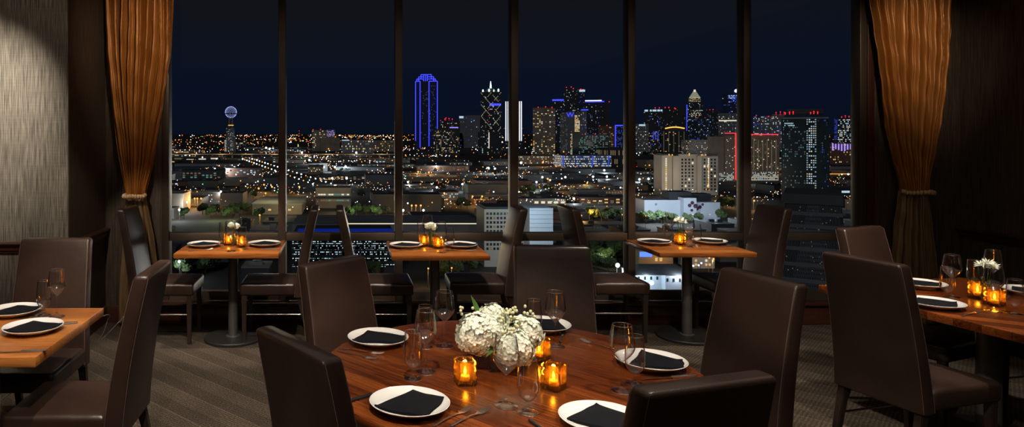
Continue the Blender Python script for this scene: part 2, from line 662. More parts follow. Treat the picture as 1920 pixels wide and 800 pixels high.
bm = rbox(WX[0] - 0.03, WX[6] + 0.03, WY - 0.10, WY + 0.13, 0.0, 0.17, 0.008, 2)
struct('trim_window_curb', bm, M['wood_dark'])
bm = rbox(WX[0] - 0.03, WX[6] + 0.03, WY - 0.125, WY + 0.05, 0.17, 0.19, 0.005, 2)
struct('trim_window_ledge', bm, M['wood_dark'])


# ------------------------------------------------------------------ curtains
def curtain(label, edges_top, edges_low, yc, ztie, folds, ph, mir):
    """edges: tables of (z, x left, x right)"""
    xm = (lerp([(z, l) for z, l, r in edges_top], ztie) + lerp([(z, r) for z, l, r in edges_top], ztie)) / 2
    root = thing('curtain', label, 'curtain', (xm, yc, 0.0), 0, None)
    def sheet(tab, z0, z1, n, nu, amp, nf, mat, name, seed):
        rnd = random.Random(seed)
        ks = [rnd.uniform(0.6, 1.4) for _ in range(5)]
        bm = bmesh.new()
        cols = []
        for j in range(n + 1):
            z = z0 + (z1 - z0) * j / n
            xl = lerp([(a, b) for a, b, c in tab], z) - xm
            xr = lerp([(a, c) for a, b, c in tab], z) - xm
            w = xr - xl
            row = []
            for i in range(nu + 1):
                u = i / nu
                uu = u + 0.022 * sin(7 * u * ks[0] + 2.1 * z * ks[1] + ph) + 0.008 * sin(17 * u + 4 * z)
                a = amp * (0.45 + 0.55 * min(1, w / 0.5))
                fold = sin(2 * pi * nf * uu + ph) + 0.42 * sin(2 * pi * nf * 1.9 * uu * ks[2] + 1.3 + 0.9 * z) + 0.2 * sin(2 * pi * nf * 3.1 * uu + 2 * z * ks[3])
                y = a * fold + 0.05 * (2 * u - 1) ** 2 + 0.004 * sin(23 * z + 9 * u) 
                x = xl + w * u + 0.35 * a * cos(2 * pi * nf * uu + ph) * (1 if 0.04 < u < 0.96 else 0)
                row.append(bm.verts.new((x, y, z)))
            cols.append(row)
        for A, B in zip(cols, cols[1:]):
            for i in range(nu):
                bm.faces.new((A[i], A[i + 1], B[i + 1], B[i]))
        o = link(name, bm, mat, root, 80)
        s = o.modifiers.new('thick', 'SOLIDIFY'); s.thickness = 0.003
        return o
    zt = edges_top[-1][0]
    sheet(edges_top, ztie - 0.01, zt, 90, 220, 0.026, folds, M['silk'], 'drape', 1 + mir)
    lo = sheet(edges_low, 0.02, ztie + 0.01, 50, 160, 0.020, folds * 0.7, M['silk_low'], 'lower_drape', 5 + mir)
    lo['label'] = 'darker bronze striped lower drape'
    # twisted rope tieback
    bm = bmesh.new()
    xl = lerp([(a, b) for a, b, c in edges_top], ztie) - xm
    xr = lerp([(a, c) for a, b, c in edges_top], ztie) - xm
    n = 26
    for k in range(n):
        a = 2 * pi * k / n
        c = Vector(((xr - xl) / 2 * 1.07 * cos(a) + (xl + xr) / 2, 0.085 * sin(a), ztie + 0.004 * sin(3 * a)))
        bmesh.ops.create_uvsphere(bm, u_segments=8, v_segments=6, radius=0.0185, matrix=Matrix.Translation(c) @ Matrix.Rotation(a + 0.5, 4, 'Z') @ Matrix.Diagonal((1, 0.75, 1.1, 1)))
    link('tieback_rope', bm, M['rope'], root, 80)
    return root


def ctab(rows, d):
    return [(H - (y - HY) * d / F, (a - PX) / F * d, (b - PX) / F * d) for y, a, b in rows][::-1]


d0 = 6.0
curtain('left copper silk curtain tied back beside the metallic wallpaper', ctab([(-62, 188, 326), (0, 192, 322), (100, 196, 318), (200, 206, 304), (300, 222, 286), (345, 231, 274), (367, 234, 270), (372, 234, 270)], d0), ctab([(360, 234, 270), (385, 231, 273), (440, 228, 284), (520, 222, 294), (607, 218, 298)], d0), d0, H - (367 - HY) * d0 / F, 9, 0.4, 0)
curtain('right copper silk curtain tied back behind the chairs by the dark wall', ctab([(-62, 1636, 1801), (0, 1641, 1797), (100, 1655, 1790), (200, 1668, 1775), (280, 1681, 1760), (330, 1693, 1750), (360, 1699, 1746), (365, 1699, 1746)], d0), ctab([(352, 1699, 1746), (380, 1694, 1750), (440, 1686, 1757), (520, 1679, 1766), (607, 1676, 1770)], d0), d0, H - (360 - HY) * d0 / F, 8, 1.7, 10)


# ------------------------------------------------------------------ chairs (facing local +Y)
def chair_proto():
    t = thing('dining_chair', '', 'chair')
    # seat
    bm = bmesh.new()
    nx, ny = 14, 14
    bm2 = rbox(-0.218, 0.218, -0.165, 0.275, 0.385, 0.482, 0.022, 4)
    bmesh.ops.subdivide_edges(bm2, edges=[e for e in bm2.edges if e.calc_length() > 0.3], cuts=7, use_grid_fill=True)
    for v in bm2.verts:
        if v.co.z > 0.47:
            u = max(0, 1 - (v.co.x / 0.22) ** 2) * max(0, 1 - ((v.co.y - 0.055) / 0.23) ** 2)
            v.co.z += 0.012 * u + 0.0012 * sin(40 * v.co.x + 3) * sin(33 * v.co.y)
    bm.free()
    link('seat', bm2, M['leather'], t, 55)
    # back: rounded slab swept along a reclined curve
    bm = bmesh.new()
    def ringpts(z, inset=0.0):
        tt = (z - 0.37) / 0.70
        yc = -0.196 - 0.03 * tt - 0.085 * tt ** 1.7
        th = (0.082 - 0.016 * tt) / 2 - inset
        hw = 0.221 - 0.024 * tt - inset
        r = 0.013
        pts = []
        for cx, cy, a0 in ((hw - r, th - r, 0), (-hw + r, th - r, 90), (-hw + r, -th + r, 180), (hw - r, -th + r, 270)):
            for k in range(4):
                a = radians(a0 + 30 * k)
                pts.append((cx + r * cos(a), cy + r * sin(a)))
        # slight hollow across the width, as a sitter would press it
        return [(x, y + yc - 0.010 * (1 - (x / 0.22) ** 2) * (1 if tt > 0.1 else 0) * min(1, tt * 3), z - 0.004 * abs(x / 0.2) ** 4 * tt) for x, y in pts]
    zs = [(0.372, 0.006), (0.378, 0.0)] + [(0.38 + 0.672 * k / 16, 0.0) for k in range(17)] + [(1.060, 0.0012), (1.066, 0.0045), (1.069, 0.0095)]
    rings = [[bm.verts.new(p) for p in ringpts(z, i)] for z, i in zs]
    for A, B in zip(rings, rings[1:]):
        for k in range(16):
            bm.faces.new((A[k], A[(k + 1) % 16], B[(k + 1) % 16], B[k]))
    bm.faces.new(rings[0][::-1])
    bm.faces.new(rings[-1])
    bk = link('backrest', bm, M['leather'], t, 60)
    # seams along the four upright edges
    for k in (1, 5, 10, 14):
        bm = bmesh.new()
        pts = []
        for z, i in zs[2:-2]:
            pts.append(Vector(ringpts(z, i)[k]))
        tube(bm, pts, 0.0013, 5)
        link('seam', bm, M['piping'], bk, 80)
    # legs
    for sx in (-1, 1):
        for front in (True, False):
            bm = bmesh.new()
            x, y = 0.188 * sx, (0.240 if front else -0.196)
            dy = 0.0 if front else -0.085
            a, b = 0.021, 0.014
            frustum(bm, [(x - b, y + dy - b, 0.006), (x + b, y + dy - b, 0.006), (x + b, y + dy + b, 0.006), (x - b, y + dy + b, 0.006)],
                    [(x - a, y - a, 0.39), (x + a, y - a, 0.39), (x + a, y + a, 0.39), (x - a, y + a, 0.39)])
            bmesh.ops.bevel(bm, geom=[e for e in bm.edges if abs(e.verts[0].co.z - e.verts[1].co.z) > 0.2], offset=0.004, segments=2, affect='EDGES')
            lg = link('leg', bm, M['leg'], t, 40)
            gb = bmesh.new()
            lathe(gb, [(0, 0), (0.009, 0), (0.010, 0.003), (0.009, 0.0075), (0, 0.0075)], 12, (x, y + dy, 0))
            link('glide', gb, M['chrome'], lg, 40)
        bm = bmesh.new()
        tube(bm, [(0.188 * sx, 0.240, 0.235), (0.188 * sx, -0.225, 0.235)], 0.006, 10)
        link('stretcher', bm, M['chrome'], t, 60)
    return t


CH = chair_proto()
_first = [True]


def place_chair(x, y, face, label):
    """face: direction (dx, dy) the sitter looks; (x, y): chair origin"""
    rz = atan2(face[1], face[0]) - pi / 2
    if _first[0]:
        _first[0] = False
        CH.location = (x, y, 0)
        CH.rotation_euler = (0, 0, rz)
        CH['label'] = label
        CH['group'] = 'brown leather dining chairs'
        return CH
    return dup(CH, (x, y, 0), rz, label, 'brown leather dining chairs')


def chair_by_back(bx, by, face, label):
    """the top of the back stands over (bx, by)"""
    n = sqrt(face[0] ** 2 + face[1] ** 2)
    f = (face[0] / n, face[1] / n)
    return place_chair(bx + f[0] * 0.311, by + f[1] * 0.311, f, label)


chair_by_back(-1.775, 5.68, (1, 0), 'dining chair on the curtain side of the left window table')
chair_by_back(-0.24, 5.69, (-1, 0), 'dining chair facing left at the right end of the window table near the left curtain')
chair_by_back(-0.035, 5.69, (1, 0), 'dining chair facing right at the left end of the middle window table')
chair_by_back(1.44, 5.72, (-1, 0.03), 'dining chair facing left at the right end of the middle window table')
chair_by_back(1.85, 5.72, (1, 0), 'dining chair facing right at the left end of the window table with one candle')
chair_by_back(3.56, 5.74, (-1, 0), 'dining chair facing left at the right end of the window table with one candle')
chair_by_back(-1.655, 4.0, (0, -1), 'dining chair standing against the wallpapered wall behind the left square table')
chair_by_back(-0.86, 3.13, (-1, 0), 'dining chair seen side on at the right edge of the left square table')
chair_by_back(-0.055, 3.315, (0.70, -0.71), 'dining chair at the round table behind the plate with two forks')
chair_by_back(-0.14, 2.02, (0.82, 0.57), 'dining chair at the round table with its back turned at the front left')
chair_by_back(1.115, 3.73, (-0.10, -0.99), 'dining chair at the far side of the round table behind the white flowers')
chair_by_back(1.78, 2.955, (-0.97, -0.25), 'tall dining chair on the right of the round table with a diagonal top edge')
chair_by_back(0.885, 1.70, (-0.29, 0.957), 'dining chair nearest the camera with only its backrest top in view')
chair_by_back(3.335, 4.485, (0.38, -0.925), 'dining chair beyond the right table in front of the curtain')
chair_by_back(2.525, 3.37, (0.966, 0.258), 'large dining chair with its back turned at the right table')
place_chair(4.14, 3.93, (-0.978, -0.208), 'dining chair tucked under the right edge of the right table, mostly out of view')


# ------------------------------------------------------------------ tables
def pedestal(t, r_col, r_base, ztop, off=(0, 0)):
    bm = bmesh.new()
    lathe(bm, [(0, 0), (r_base - 0.004, 0), (r_base, 0.004), (r_base, 0.018), (r_base - 0.006, 0.024), (0.0, 0.026)], 56, (off[0], off[1], 0))
    link('pedestal_base', bm, M['base_metal'], t, 35)
    bm = bmesh.new()
    lathe(bm, [(r_col + 0.018, 0.024), (r_col + 0.018, 0.030), (r_col, 0.033), (r_col, ztop - 0.012), (0.15, ztop - 0.010), (0.15, ztop), (0, ztop)], 40, (off[0], off[1], 0))
    link('column', bm, M['gunmetal'], t, 35)


def rect_table(label, x0, x1, y0, y1, mat, rz=0.0, th=0.036, col=0.039, base=0.235, zt=0.75, off=(0, 0)):
    cx, cy = (x0 + x1) / 2, (y0 + y1) / 2
    t = thing('dining_table', label, 'table', (cx, cy, 0), rz)
    w, d = (x1 - x0) / 2, (y1 - y0) / 2
    link('tabletop', rbox(-w, w, -d, d, zt - th, zt, 0.003, 2), mat, t, 35)
    pedestal(t, col, base, zt - th, off)
    return t


T1 = rect_table('small wooden window table nearest the left curtain', -1.305, -0.500, 5.30, 5.985, M['wood_rect'])
T2 = rect_table('small wooden window table in the middle, below the blue-outlined tower', 0.360, 1.100, 5.215, 5.92, M['wood_rect'])
T3 = rect_table('small wooden window table holding a single candle, on the right', 2.435, 3.185, 5.345, 6.02, M['wood_rect'])
T4 = rect_table('honey coloured wooden table at the left edge beside the wallpaper', -2.06, -1.268, 2.85, 3.66, M['wood_oak'], th=0.042, col=0.045, base=0.27)
T6 = rect_table('dark square wooden table at the right edge under the curtain', 3.53 - 0.545, 3.53 + 0.545, 3.795 - 0.545, 3.795 + 0.545, M['wood_round'], rz=radians(12), th=0.042, col=0.056, base=0.30)
TC = (0.640, 2.69)
TR = 0.735
T5 = thing('round_dining_table', 'large round walnut table in the middle carrying the hydrangeas', 'table', (*TC, 0))
bm = bmesh.new()
lathe(bm, [(0, 0.712), (TR - 0.012, 0.712), (TR - 0.003, 0.718), (TR, 0.726), (TR, 0.742), (TR - 0.004, 0.749), (TR - 0.010, 0.75), (0, 0.75)], 128)
link('tabletop', bm, M['wood_round'], T5, 35)
pedestal(T5, 0.055, 0.36, 0.712)


# ------------------------------------------------------------------ tableware
ZT = 0.7503


def plate_h(r):
    if r < 0.088:
        return 0.0135
    u = (r - 0.088) / 0.044
    return 0.0135 + 0.0135 * min(1, u) ** 1.5


def plate_proto():
    bm = bmesh.new()
    prof = [(0, 0.0060), (0.068, 0.0060), (0.070, 0.0), (0.077, 0.0), (0.080, 0.006), (0.094, 0.0085), (0.112, 0.0140), (0.126, 0.0210), (0.1335, 0.0268), (0.1345, 0.0286), (0.1325, 0.0296), (0.130, 0.0272), (0.122, 0.0220), (0.108, 0.0164), (0.096, 0.0140), (0.088, 0.0132), (0, 0.0132)]
    lathe(bm, prof, 72)
    o = link('dinner_plate', bm, M['china'], None, 50)
    return tag(o, '', 'plate', 'white dinner plates')


def napkin_mesh(pts, seed):
    """folded napkin: quad pts (x, y) laid over the plate, several layers thick"""
    rnd = random.Random(seed)
    bm = bmesh.new()
    n = 14
    P = [Vector((*p, 0)) for p in pts]
    top, bot = [], []
    for j in range(n + 1):
        v = j / n
        rt, rb = [], []
        for i in range(n + 1):
            u = i / n
            p = P[0] * (1 - u) * (1 - v) + P[1] * u * (1 - v) + P[2] * u * v + P[3] * (1 - u) * v
            ed = min(u, 1 - u, v, 1 - v)
            p.x += 0.003 * sin(9 * v + seed)
            p.y += 0.003 * sin(8 * u + seed * 2)
            r = p.length
            z = plate_h(r) * (1 if r < 0.13 else 1.0) + 0.0006
            rb.append(bm.verts.new((p.x, p.y, z)))
            rt.append(bm.verts.new((p.x, p.y, max(z + 0.004, 0.0235 + 0.0035 * min(1, ed * 5)) + 0.0012 * sin(9 * u + seed) * sin(7 * v + 2))))
        top.append(rt)
        bot.append(rb)
    for g, flip in ((top, 1), (bot, -1)):
        for j in range(n):
            for i in range(n):
                q = (g[j][i], g[j][i + 1], g[j + 1][i + 1], g[j + 1][i])
                bm.faces.new(q if flip > 0 else q[::-1])
    for a, b in ([((0, i), (0, i + 1)) for i in range(n)] + [((n, i + 1), (n, i)) for i in range(n)] + [((i + 1, 0), (i, 0)) for i in range(n)] + [((i, n), (i + 1, n)) for i in range(n)]):
        bm.faces.new((top[a[0]][a[1]], bot[a[0]][a[1]], bot[b[0]][b[1]], top[b[0]][b[1]]))
    return bm


PL = plate_proto()
PLATE_N = [0]


def setting(x, y, where, ang=0.0, shape=None):
    """a plate and the napkin lying on it"""
    k = PLATE_N[0]
    PLATE_N[0] += 1
    lab = f'white dinner plate {where}'
    if k == 0:
        PL.location = (x, y, ZT)
        PL['label'] = lab
    else:
        p = PL.copy()
        COL.objects.link(p)
        p.location = (x, y, ZT)
        p['label'] = lab
    shape = shape or [(-0.118, -0.01), (0.02, -0.112), (0.118, 0.012), (0.0, 0.105)]
    shape = [(a * min(1.1, 0.127 / sqrt(a * a + b * b)), b * min(1.1, 0.127 / sqrt(a * a + b * b))) for a, b in shape]
    o = link('napkin', napkin_mesh(shape, k + 1), M['napkin'], None, 60)
    o.location = (x, y, ZT)
    o.rotation_euler = (0, 0, ang)
    tag(o, f'black napkin on the plate {where}', 'napkin', 'black folded napkins')


setting(0.219, 2.317, 'at the front left of the round table', 0.0, [(-0.112, -0.035), (0.035, -0.112), (0.118, 0.035), (0.022, 0.098)])
setting(0.150, 3.055, 'beside two forks on the round table', 0.0, [(-0.108, -0.045), (0.095, -0.07), (0.115, 0.02), (-0.035, 0.098)])
setting(1.215, 2.745, 'on the right of the round table behind the glasses', 0.0, [(-0.10, -0.05), (0.08, -0.085), (0.118, -0.005), (0.015, 0.112)])
setting(0.815, 2.185, 'at the front right of the round table', 0.0, [(-0.10, 0.0), (0.045, -0.105), (0.118, -0.01), (0.02, 0.105)])
setting(0.930, 3.265, 'half hidden by flowers on the round table', 0.6)
setting(-1.680, 3.530, 'at the far side of the honey coloured table', 0.3, [(-0.11, -0.05), (0.07, -0.095), (0.113, 0.03), (0.0, 0.09)])
setting(-1.446, 3.225, 'at the right side of the honey coloured table', 0.1, [(-0.11, -0.055), (0.06, -0.10), (0.118, 0.03), (-0.03, 0.09)])
setting(-1.140, 5.645, 'on the left half of the left window table', 0.2)
setting(-0.650, 5.680, 'on the right half of the left window table', 0.1)
setting(0.500, 5.600, 'on the left half of the middle window table', 0.2)
setting(0.945, 5.610, 'on the right half of the middle window table', 0.0)
setting(2.585, 5.775, 'on the left half of the single-candle window table', -0.2)
setting(3.060, 5.800, 'on the right half of the single-candle window table', 0.1)
setting(3.455, 4.165, 'at the far side of the right table', -0.2)
setting(3.135, 3.685, 'at the near left side of the right table', -0.1)
setting(3.930, 3.960, 'cut by the frame on the right table', 0.0)


def glass_proto(kind):
    if kind == 'wine':
        t = thing('wine_glass', '', 'wine glass')
        foot = [(0, 0), (0.036, 0), (0.0385, 0.0008), (0.0385, 0.002), (0.030, 0.0035), (0.014, 0.007), (0.007, 0.013), (0.0045, 0.022), (0, 0.022)]
        stem = [(0, 0.0221), (0.0045, 0.0221), (0.0036, 0.05), (0.0036, 0.092), (0.0050, 0.104), (0, 0.104)]
        out = [(0.0045, 0.1041), (0.012, 0.112), (0.028, 0.129), (0.0400, 0.146), (0.0440, 0.158), (0.0437, 0.170), (0.0415, 0.192), (0.0375, 0.220), (0.0345, 0.237)]
    else:
        t = thing('water_glass', '', 'water glass')
        foot = [(0, 0), (0.030, 0), (0.0325, 0.001), (0.0325, 0.0022), (0.022, 0.004), (0.010, 0.008), (0.006, 0.014), (0, 0.014)]
        stem = [(0, 0.0141), (0.006, 0.0141), (0.0052, 0.022), (0.0062, 0.027), (0.0052, 0.031), (0.007, 0.037), (0, 0.037)]
        out = [(0.0065, 0.0371), (0.016, 0.044), (0.027, 0.056), (0.0335, 0.070), (0.0355, 0.084), (0.0352, 0.105), (0.0335, 0.135), (0.0300, 0.178)]
    bm = bmesh.new(); lathe(bm, foot, 36); ft = link('foot', bm, M['glass'], t, 60)
    bm = bmesh.new(); lathe(bm, stem, 16); link('stem', bm, M['glass'], t, 60)
    inn = [(max(0.0, r - 0.0012), z + (0.003 if i == 0 else 0.0006)) for i, (r, z) in enumerate(out)]
    inn[-1] = (out[-1][0] - 0.0012, out[-1][1])
    # smooth the outline
    def smooth(pr):
        res = []
        for k in range(len(pr) - 1):
            p0 = pr[max(0, k - 1)]; p1 = pr[k]; p2 = pr[k + 1]; p3 = pr[min(len(pr) - 1, k + 2)]
            for s in range(3):
                u = s / 3
                q = [0.5 * (2 * p1[a] + (p2[a] - p0[a]) * u + (2 * p0[a] - 5 * p1[a] + 4 * p2[a] - p3[a]) * u * u + (3 * p1[a] - p0[a] - 3 * p2[a] + p3[a]) * u ** 3) for a in (0, 1)]
                res.append((max(0.0001, q[0]), q[1]))
        res.append(pr[-1])
        return res
    prof = [(0, out[0][1])] + smooth(out) + smooth(inn)[::-1] + [(0, inn[0][1])]
    bm = bmesh.new(); lathe(bm, prof, 48); bowl = link('bowl', bm, M['glass'], t, 60)
    def ring(r0, z0, rt, name, par):
        bm = bmesh.new()
        lathe(bm, [(r0 + rt * cos(2 * pi * k / 8), z0 + rt * sin(2 * pi * k / 8)) for k in range(9)], 40)
        bmesh.ops.remove_doubles(bm, verts=bm.verts[:], dist=1e-6)
        link(name, bm, M['glint_edge'], par, 80)
    ring(out[-1][0] - 0.0006, out[-1][1], 0.0009, 'rim', bowl)  # extra reflective beads added to catch highlights along the edges
    ring(foot[2][0], 0.0014, 0.0010, 'foot_rim', ft)
    return t


GP = {'wine': None, 'water': None}


def glass(kind, x, y, where):
    lab = ('tall wine glass ' if kind == 'wine' else 'short water glass ') + where
    grp = 'wine glasses on the tables' if kind == 'wine' else 'water glasses on the tables'
    if GP[kind] is None:
        g = GP[kind] = glass_proto(kind)
        g.location = (x, y, ZT)
        g['label'] = lab
        g['group'] = grp
        return g
    return dup(GP[kind], (x, y, ZT), random.uniform(0, 6), lab, grp)


# round table
glass('wine', 0.435, 3.00, 'farthest of the four at the back left of the round table')
glass('wine', 0.315, 2.675, 'between two water glasses on the left of the round table')
glass('water', 0.258, 2.60, 'beside the front left plate of the round table')
glass('water', 0.350, 2.985, 'behind the wine glass on the left of the round table')
glass('wine', 0.913, 2.995, 'before the far plate right of the hydrangeas')
glass('water', 0.846, 3.09, 'half behind the hydrangeas at the far side of the round table')
glass('wine', 0.993, 2.475, 'at the right of the round table before the plate')
glass('water', 1.068, 2.545, 'close to the right plate of the round table')
glass('wine', 0.548, 2.345, 'in front of the hydrangeas at the near side of the round table')
glass('water', 0.606, 2.285, 'nearest the camera on the round table')
# left table
glass('wine', -1.440, 3.475, 'on the honey coloured table near its far right corner')
glass('water', -1.515, 3.50, 'beside the wine glass on the honey coloured table')
# window tables
glass('wine', -0.905, 5.84, 'at the back of the candles on the left window table')
glass('water', -1.010, 5.795, 'left of the candles on the left window table')
glass('wine', -0.886, 5.41, 'in front of the candles on the left window table')
glass('water', -0.805, 5.50, 'right of the candles on the left window table')
glass('water', 0.640, 5.77, 'behind the left candle of the middle window table')
glass('wine', 0.700, 5.81, 'behind the flowers of the middle window table')
glass('wine', 0.750, 5.35, 'in front of the candles on the middle window table')
glass('water', 0.832, 5.44, 'beside the right plate of the middle window table')
glass('water', 2.752, 5.885, 'left of the flowers on the single-candle window table')
glass('wine', 2.785, 5.935, 'behind the flowers on the single-candle window table')
glass('wine', 2.800, 5.63, 'right of the candle on the single-candle window table')
glass('water', 2.880, 5.66, 'by the right plate of the single-candle window table')
# right table
glass('wine', 3.425, 3.905, 'beside the water glass between the plates of the right table')
glass('water', 3.345, 3.845, 'behind the near plate of the right table')
glass('water', 3.690, 4.06, 'behind the left candle of the right table')
glass('wine', 3.355, 3.58, 'in front of the candles on the right table')
glass('water', 3.415, 3.53, 'at the near right of the right table beside the fork')
glass('wine', 3.800, 4.06, 'behind the flower on the right table')


def votive_proto():
    bm = bmesh.new()
    S, hgt = 0.0375, 0.088
    seg, lev = 120, 41
    def base_r(a, half):
        n = 7.0
        return half / (abs(cos(a)) ** n + abs(sin(a)) ** n) ** (1 / n)
    rows = []
    for j in range(lev):
        z = hgt * j / (lev - 1)
        row = []
        for k in range(seg):
            a = 2 * pi * k / seg
            r = base_r(a, S)
            t = max(-1, min(1, (cos(a) if abs(cos(a)) < abs(sin(a)) else sin(a)) * r / S))
            bx = abs(sin(1.5 * pi * (t + 1))) ** 0.5
            bz = abs(sin(4 * pi * (z / hgt * 0.94 + 0.03))) ** 0.5
            r -= 0.0065 * (1 - bx * bz)
            row.append(bm.verts.new((r * cos(a), r * sin(a), z)))
        rows.append(row)
    inner = []
    for j in range(9):
        z = hgt - (hgt - 0.012) * j / 8
        inner.append([bm.verts.new((0.0275 * cos(2 * pi * k / seg), 0.0275 * sin(2 * pi * k / seg), z)) for k in range(seg)])
    allr = rows + inner
    for A, B in zip(allr, allr[1:]):
        for k in range(seg):
            bm.faces.new((A[k], A[(k + 1) % seg], B[(k + 1) % seg], B[k]))
    bm.faces.new(rows[0][::-1])
    bm.faces.new(inner[-1])
    o = link('votive_holder', bm, M['amber'], None, 35)
    return tag(o, '', 'candle holder', 'amber glass candle holders')


def candle_proto():
    t = thing('tealight_candle', '', 'candle', group='burning candles in amber holders')
    bm = bmesh.new()
    lathe(bm, [(0, 0), (0.019, 0), (0.0195, 0.001), (0.0195, 0.015), (0.018, 0.0165), (0, 0.0155)], 28)
    link('wax', bm, M['wax'], t, 50)
    bm = bmesh.new()
    tube(bm, [(0, 0, 0.0155), (0.0005, 0, 0.021), (0.001, 0, 0.024)], 0.0007, 6)
    link('wick', bm, M['black_handle'], t, 50)
    bm = bmesh.new()
    lathe(bm, [(0, 0.020), (0.0030, 0.023), (0.0050, 0.029), (0.0044, 0.036), (0.0022, 0.044), (0, 0.050)], 16)
    link('flame', bm, M['flame'], t, 80)
    return t


VP, CP = votive_proto(), candle_proto()
VN = [0]


def votive(x, y, ang, where, power=0.21):
    k = VN[0]
    VN[0] += 1
    if k == 0:
        v, c = VP, CP
    else:
        v = VP.copy(); COL.objects.link(v)
        c = dup(CP, (0, 0, 0))
    v.location = (x, y, ZT)
    v.rotation_euler = (0, 0, ang)
    v['label'] = f'amber cut glass candle holder {where}'
    c.location = (x, y, ZT + 0.0125)
    c['label'] = f'lit tealight in the holder {where}'
    lg = bpy.data.lights.new('candle_light', 'POINT')
    lg.energy = power
    lg.color = (1.0, 0.56, 0.18)
    lg.shadow_soft_size = 0.008
    lo = bpy.data.objects.new('candle_light', lg)
    COL.objects.link(lo)
    lo.location = (x, y, ZT + 0.062)


votive(0.446, 2.555, 0.08, 'left of the flowers on the round table')
votive(0.757, 2.505, 0.75, 'right of the flowers on the round table')
votive(0.795, 2.825, 0.65, 'behind the flowers on the round table')
votive(-1.712, 3.30, 0.3, 'cut by the frame on the honey coloured table')
votive(-0.955, 5.725, 0.2, 'on the left of the pair on the left window table')
votive(-0.832, 5.625, 0.1, 'on the right of the pair on the left window table')
votive(0.655, 5.675, 0.1, 'on the left of the pair on the middle window table')
votive(0.755, 5.565, 0.2, 'on the right of the pair on the middle window table')
votive(2.780, 5.735, 0.15, 'alone on the window table at the right')
votive(3.555, 3.89, 0.5, 'behind the other holder on the right table')
votive(3.485, 3.715, 0.3, 'nearer the camera on the right table')


def fork_proto():
    bm = bmesh.new()
    zc = lambda s: 0.003 + 0.010 * sin(pi * min(1, max(0, (s - 0.0) / 0.155))) ** 2 * (0.5 if s < 0.11 else 0.6) + (0.005 * ((s - 0.15) / 0.05) ** 2 if s > 0.15 else 0)
    pts = [(0, 0.0035), (0.02, 0.0042), (0.06, 0.0032), (0.10, 0.0022), (0.125, 0.0024), (0.140, 0.006), (0.152, 0.011)]
    rows = []
    for s, w in pts:
        z = zc(s)
        t = 0.0016
        rows.append([bm.verts.new(p) for p in ((s, -w, z - t), (s, w, z - t), (s, w, z + t * 0.6), (s, 0, z + t), (s, -w, z + t * 0.6))])
    for A, B in zip(rows, rows[1:]):
        for k in range(5):
            bm.faces.new((A[k], A[(k + 1) % 5], B[(k + 1) % 5], B[k]))
    bm.faces.new(rows[0][::-1]); bm.faces.new(rows[-1])
    for w in (-0.0092, -0.0031, 0.0031, 0.0092):
        tube(bm, [(0.150, w, zc(0.150)), (0.168, w, zc(0.168) - 0.001), (0.185, w * 0.97, zc(0.185)), (0.202, w * 0.95, zc(0.2) + 0.001)], [0.0019, 0.0018, 0.0015, 0.0008], 6)
    o = link('fork', bm, M['steel'], None, 50)
    return tag(o, '', 'fork', 'steel forks')


FK = fork_proto()
FN = [0]


def fork(x, y, ang, label):
    """x, y: end of the handle; ang: direction of the tines"""
    o = FK if FN[0] == 0 else FK.copy()
    if FN[0]:
        COL.objects.link(o)
    FN[0] += 1
    o.location = (x, y, ZT)
    o.rotation_euler = (0, 0, ang)
    o['label'] = label


def knife(x, y, ang, label, black=True):
    """x, y: end of the handle"""
    t = thing('dinner_knife', label, 'knife', (x, y, ZT), ang, 'table knives')
    bm = rbox(0, 0.105, -0.0075, 0.0075, 0.0005, 0.0085, 0.003, 2)
    link('handle', bm, M['black_handle'] if black else M['steel'], t, 40)
    bm = bmesh.new()
    frustum(bm, [(0.104, -0.006, 0.003), (0.20, -0.008, 0.003), (0.226, 0.004, 0.003), (0.104, 0.006, 0.003)], [(0.104, -0.006, 0.0042), (0.20, -0.007, 0.0042), (0.224, 0.004, 0.005), (0.104, 0.006, 0.0055)])
    link('blade', bm, M['steel'], t, 40)
    return t


def seg(p, q):
    a, b = at(*p, h=0.755), at(*q, h=0.755)
    return a, atan2(b[1] - a[1], b[0] - a[0])


a, g = seg((637, 651), (706, 661)); fork(*a, g, 'steel fork nearer the plate at the back left of the round table')
a, g = seg((632, 656), (690, 669)); fork(*a, g, 'steel fork farther from the plate at the back left of the round table')
a, g = seg((812, 797), (884, 762)); fork(*a, g, 'steel fork nearer the front left plate of the round table')
a, g = seg((845, 797), (927, 760)); fork(*a, g, 'steel fork farther from the front left plate, below the wine glass')
a, g = seg((1803, 592), (1857, 577)); fork(*a, g, 'steel fork beside the near plate of the right table')
a, g = seg((1150, 655), (1127, 648)); fork(a[0] + 0.02, a[1] - 0.02, g, 'steel fork peeping out behind the right plate of the round table')
a, g = seg((352, 470), (388, 467)); fork(*a, g, 'steel fork before the left plate on the window table by the curtain')
a, g = seg((742, 469), (778, 466)); fork(*a, g, 'steel fork before the left plate on the middle window table')
a, g = seg((1225, 461), (1258, 458)); fork(*a, g, 'steel fork before the left plate on the single-candle table')
a, g = seg((655, 751), (735, 727)); knife(*a, g, 'black handled knife above the front left plate of the round table')
a, g = seg((1058, 616), (1050, 641)); knife(*a, g, 'black handled knife right of the far plate on the round table')
a, g = seg((1306, 703), (1215, 709)); knife(*a, g, 'steel knife below the right plate of the round table', False)
a, g = seg((993, 786), (1030, 812)); knife(*a, g, 'black handled knife at the near rim of the round table')
a, g = seg((88, 656), (-8, 659)); knife(*a, g, 'steel knife along the near edge of the honey coloured table', False)
a, g = seg((146, 604), (100, 607)); knife(*a, g, 'steel knife right of the near plate on the honey coloured table', False)
a, g = seg((88, 583), (60, 600)); knife(a[0] - 0.02, a[1] + 0.02, g, 'steel knife between the two plates of the honey coloured table', False)
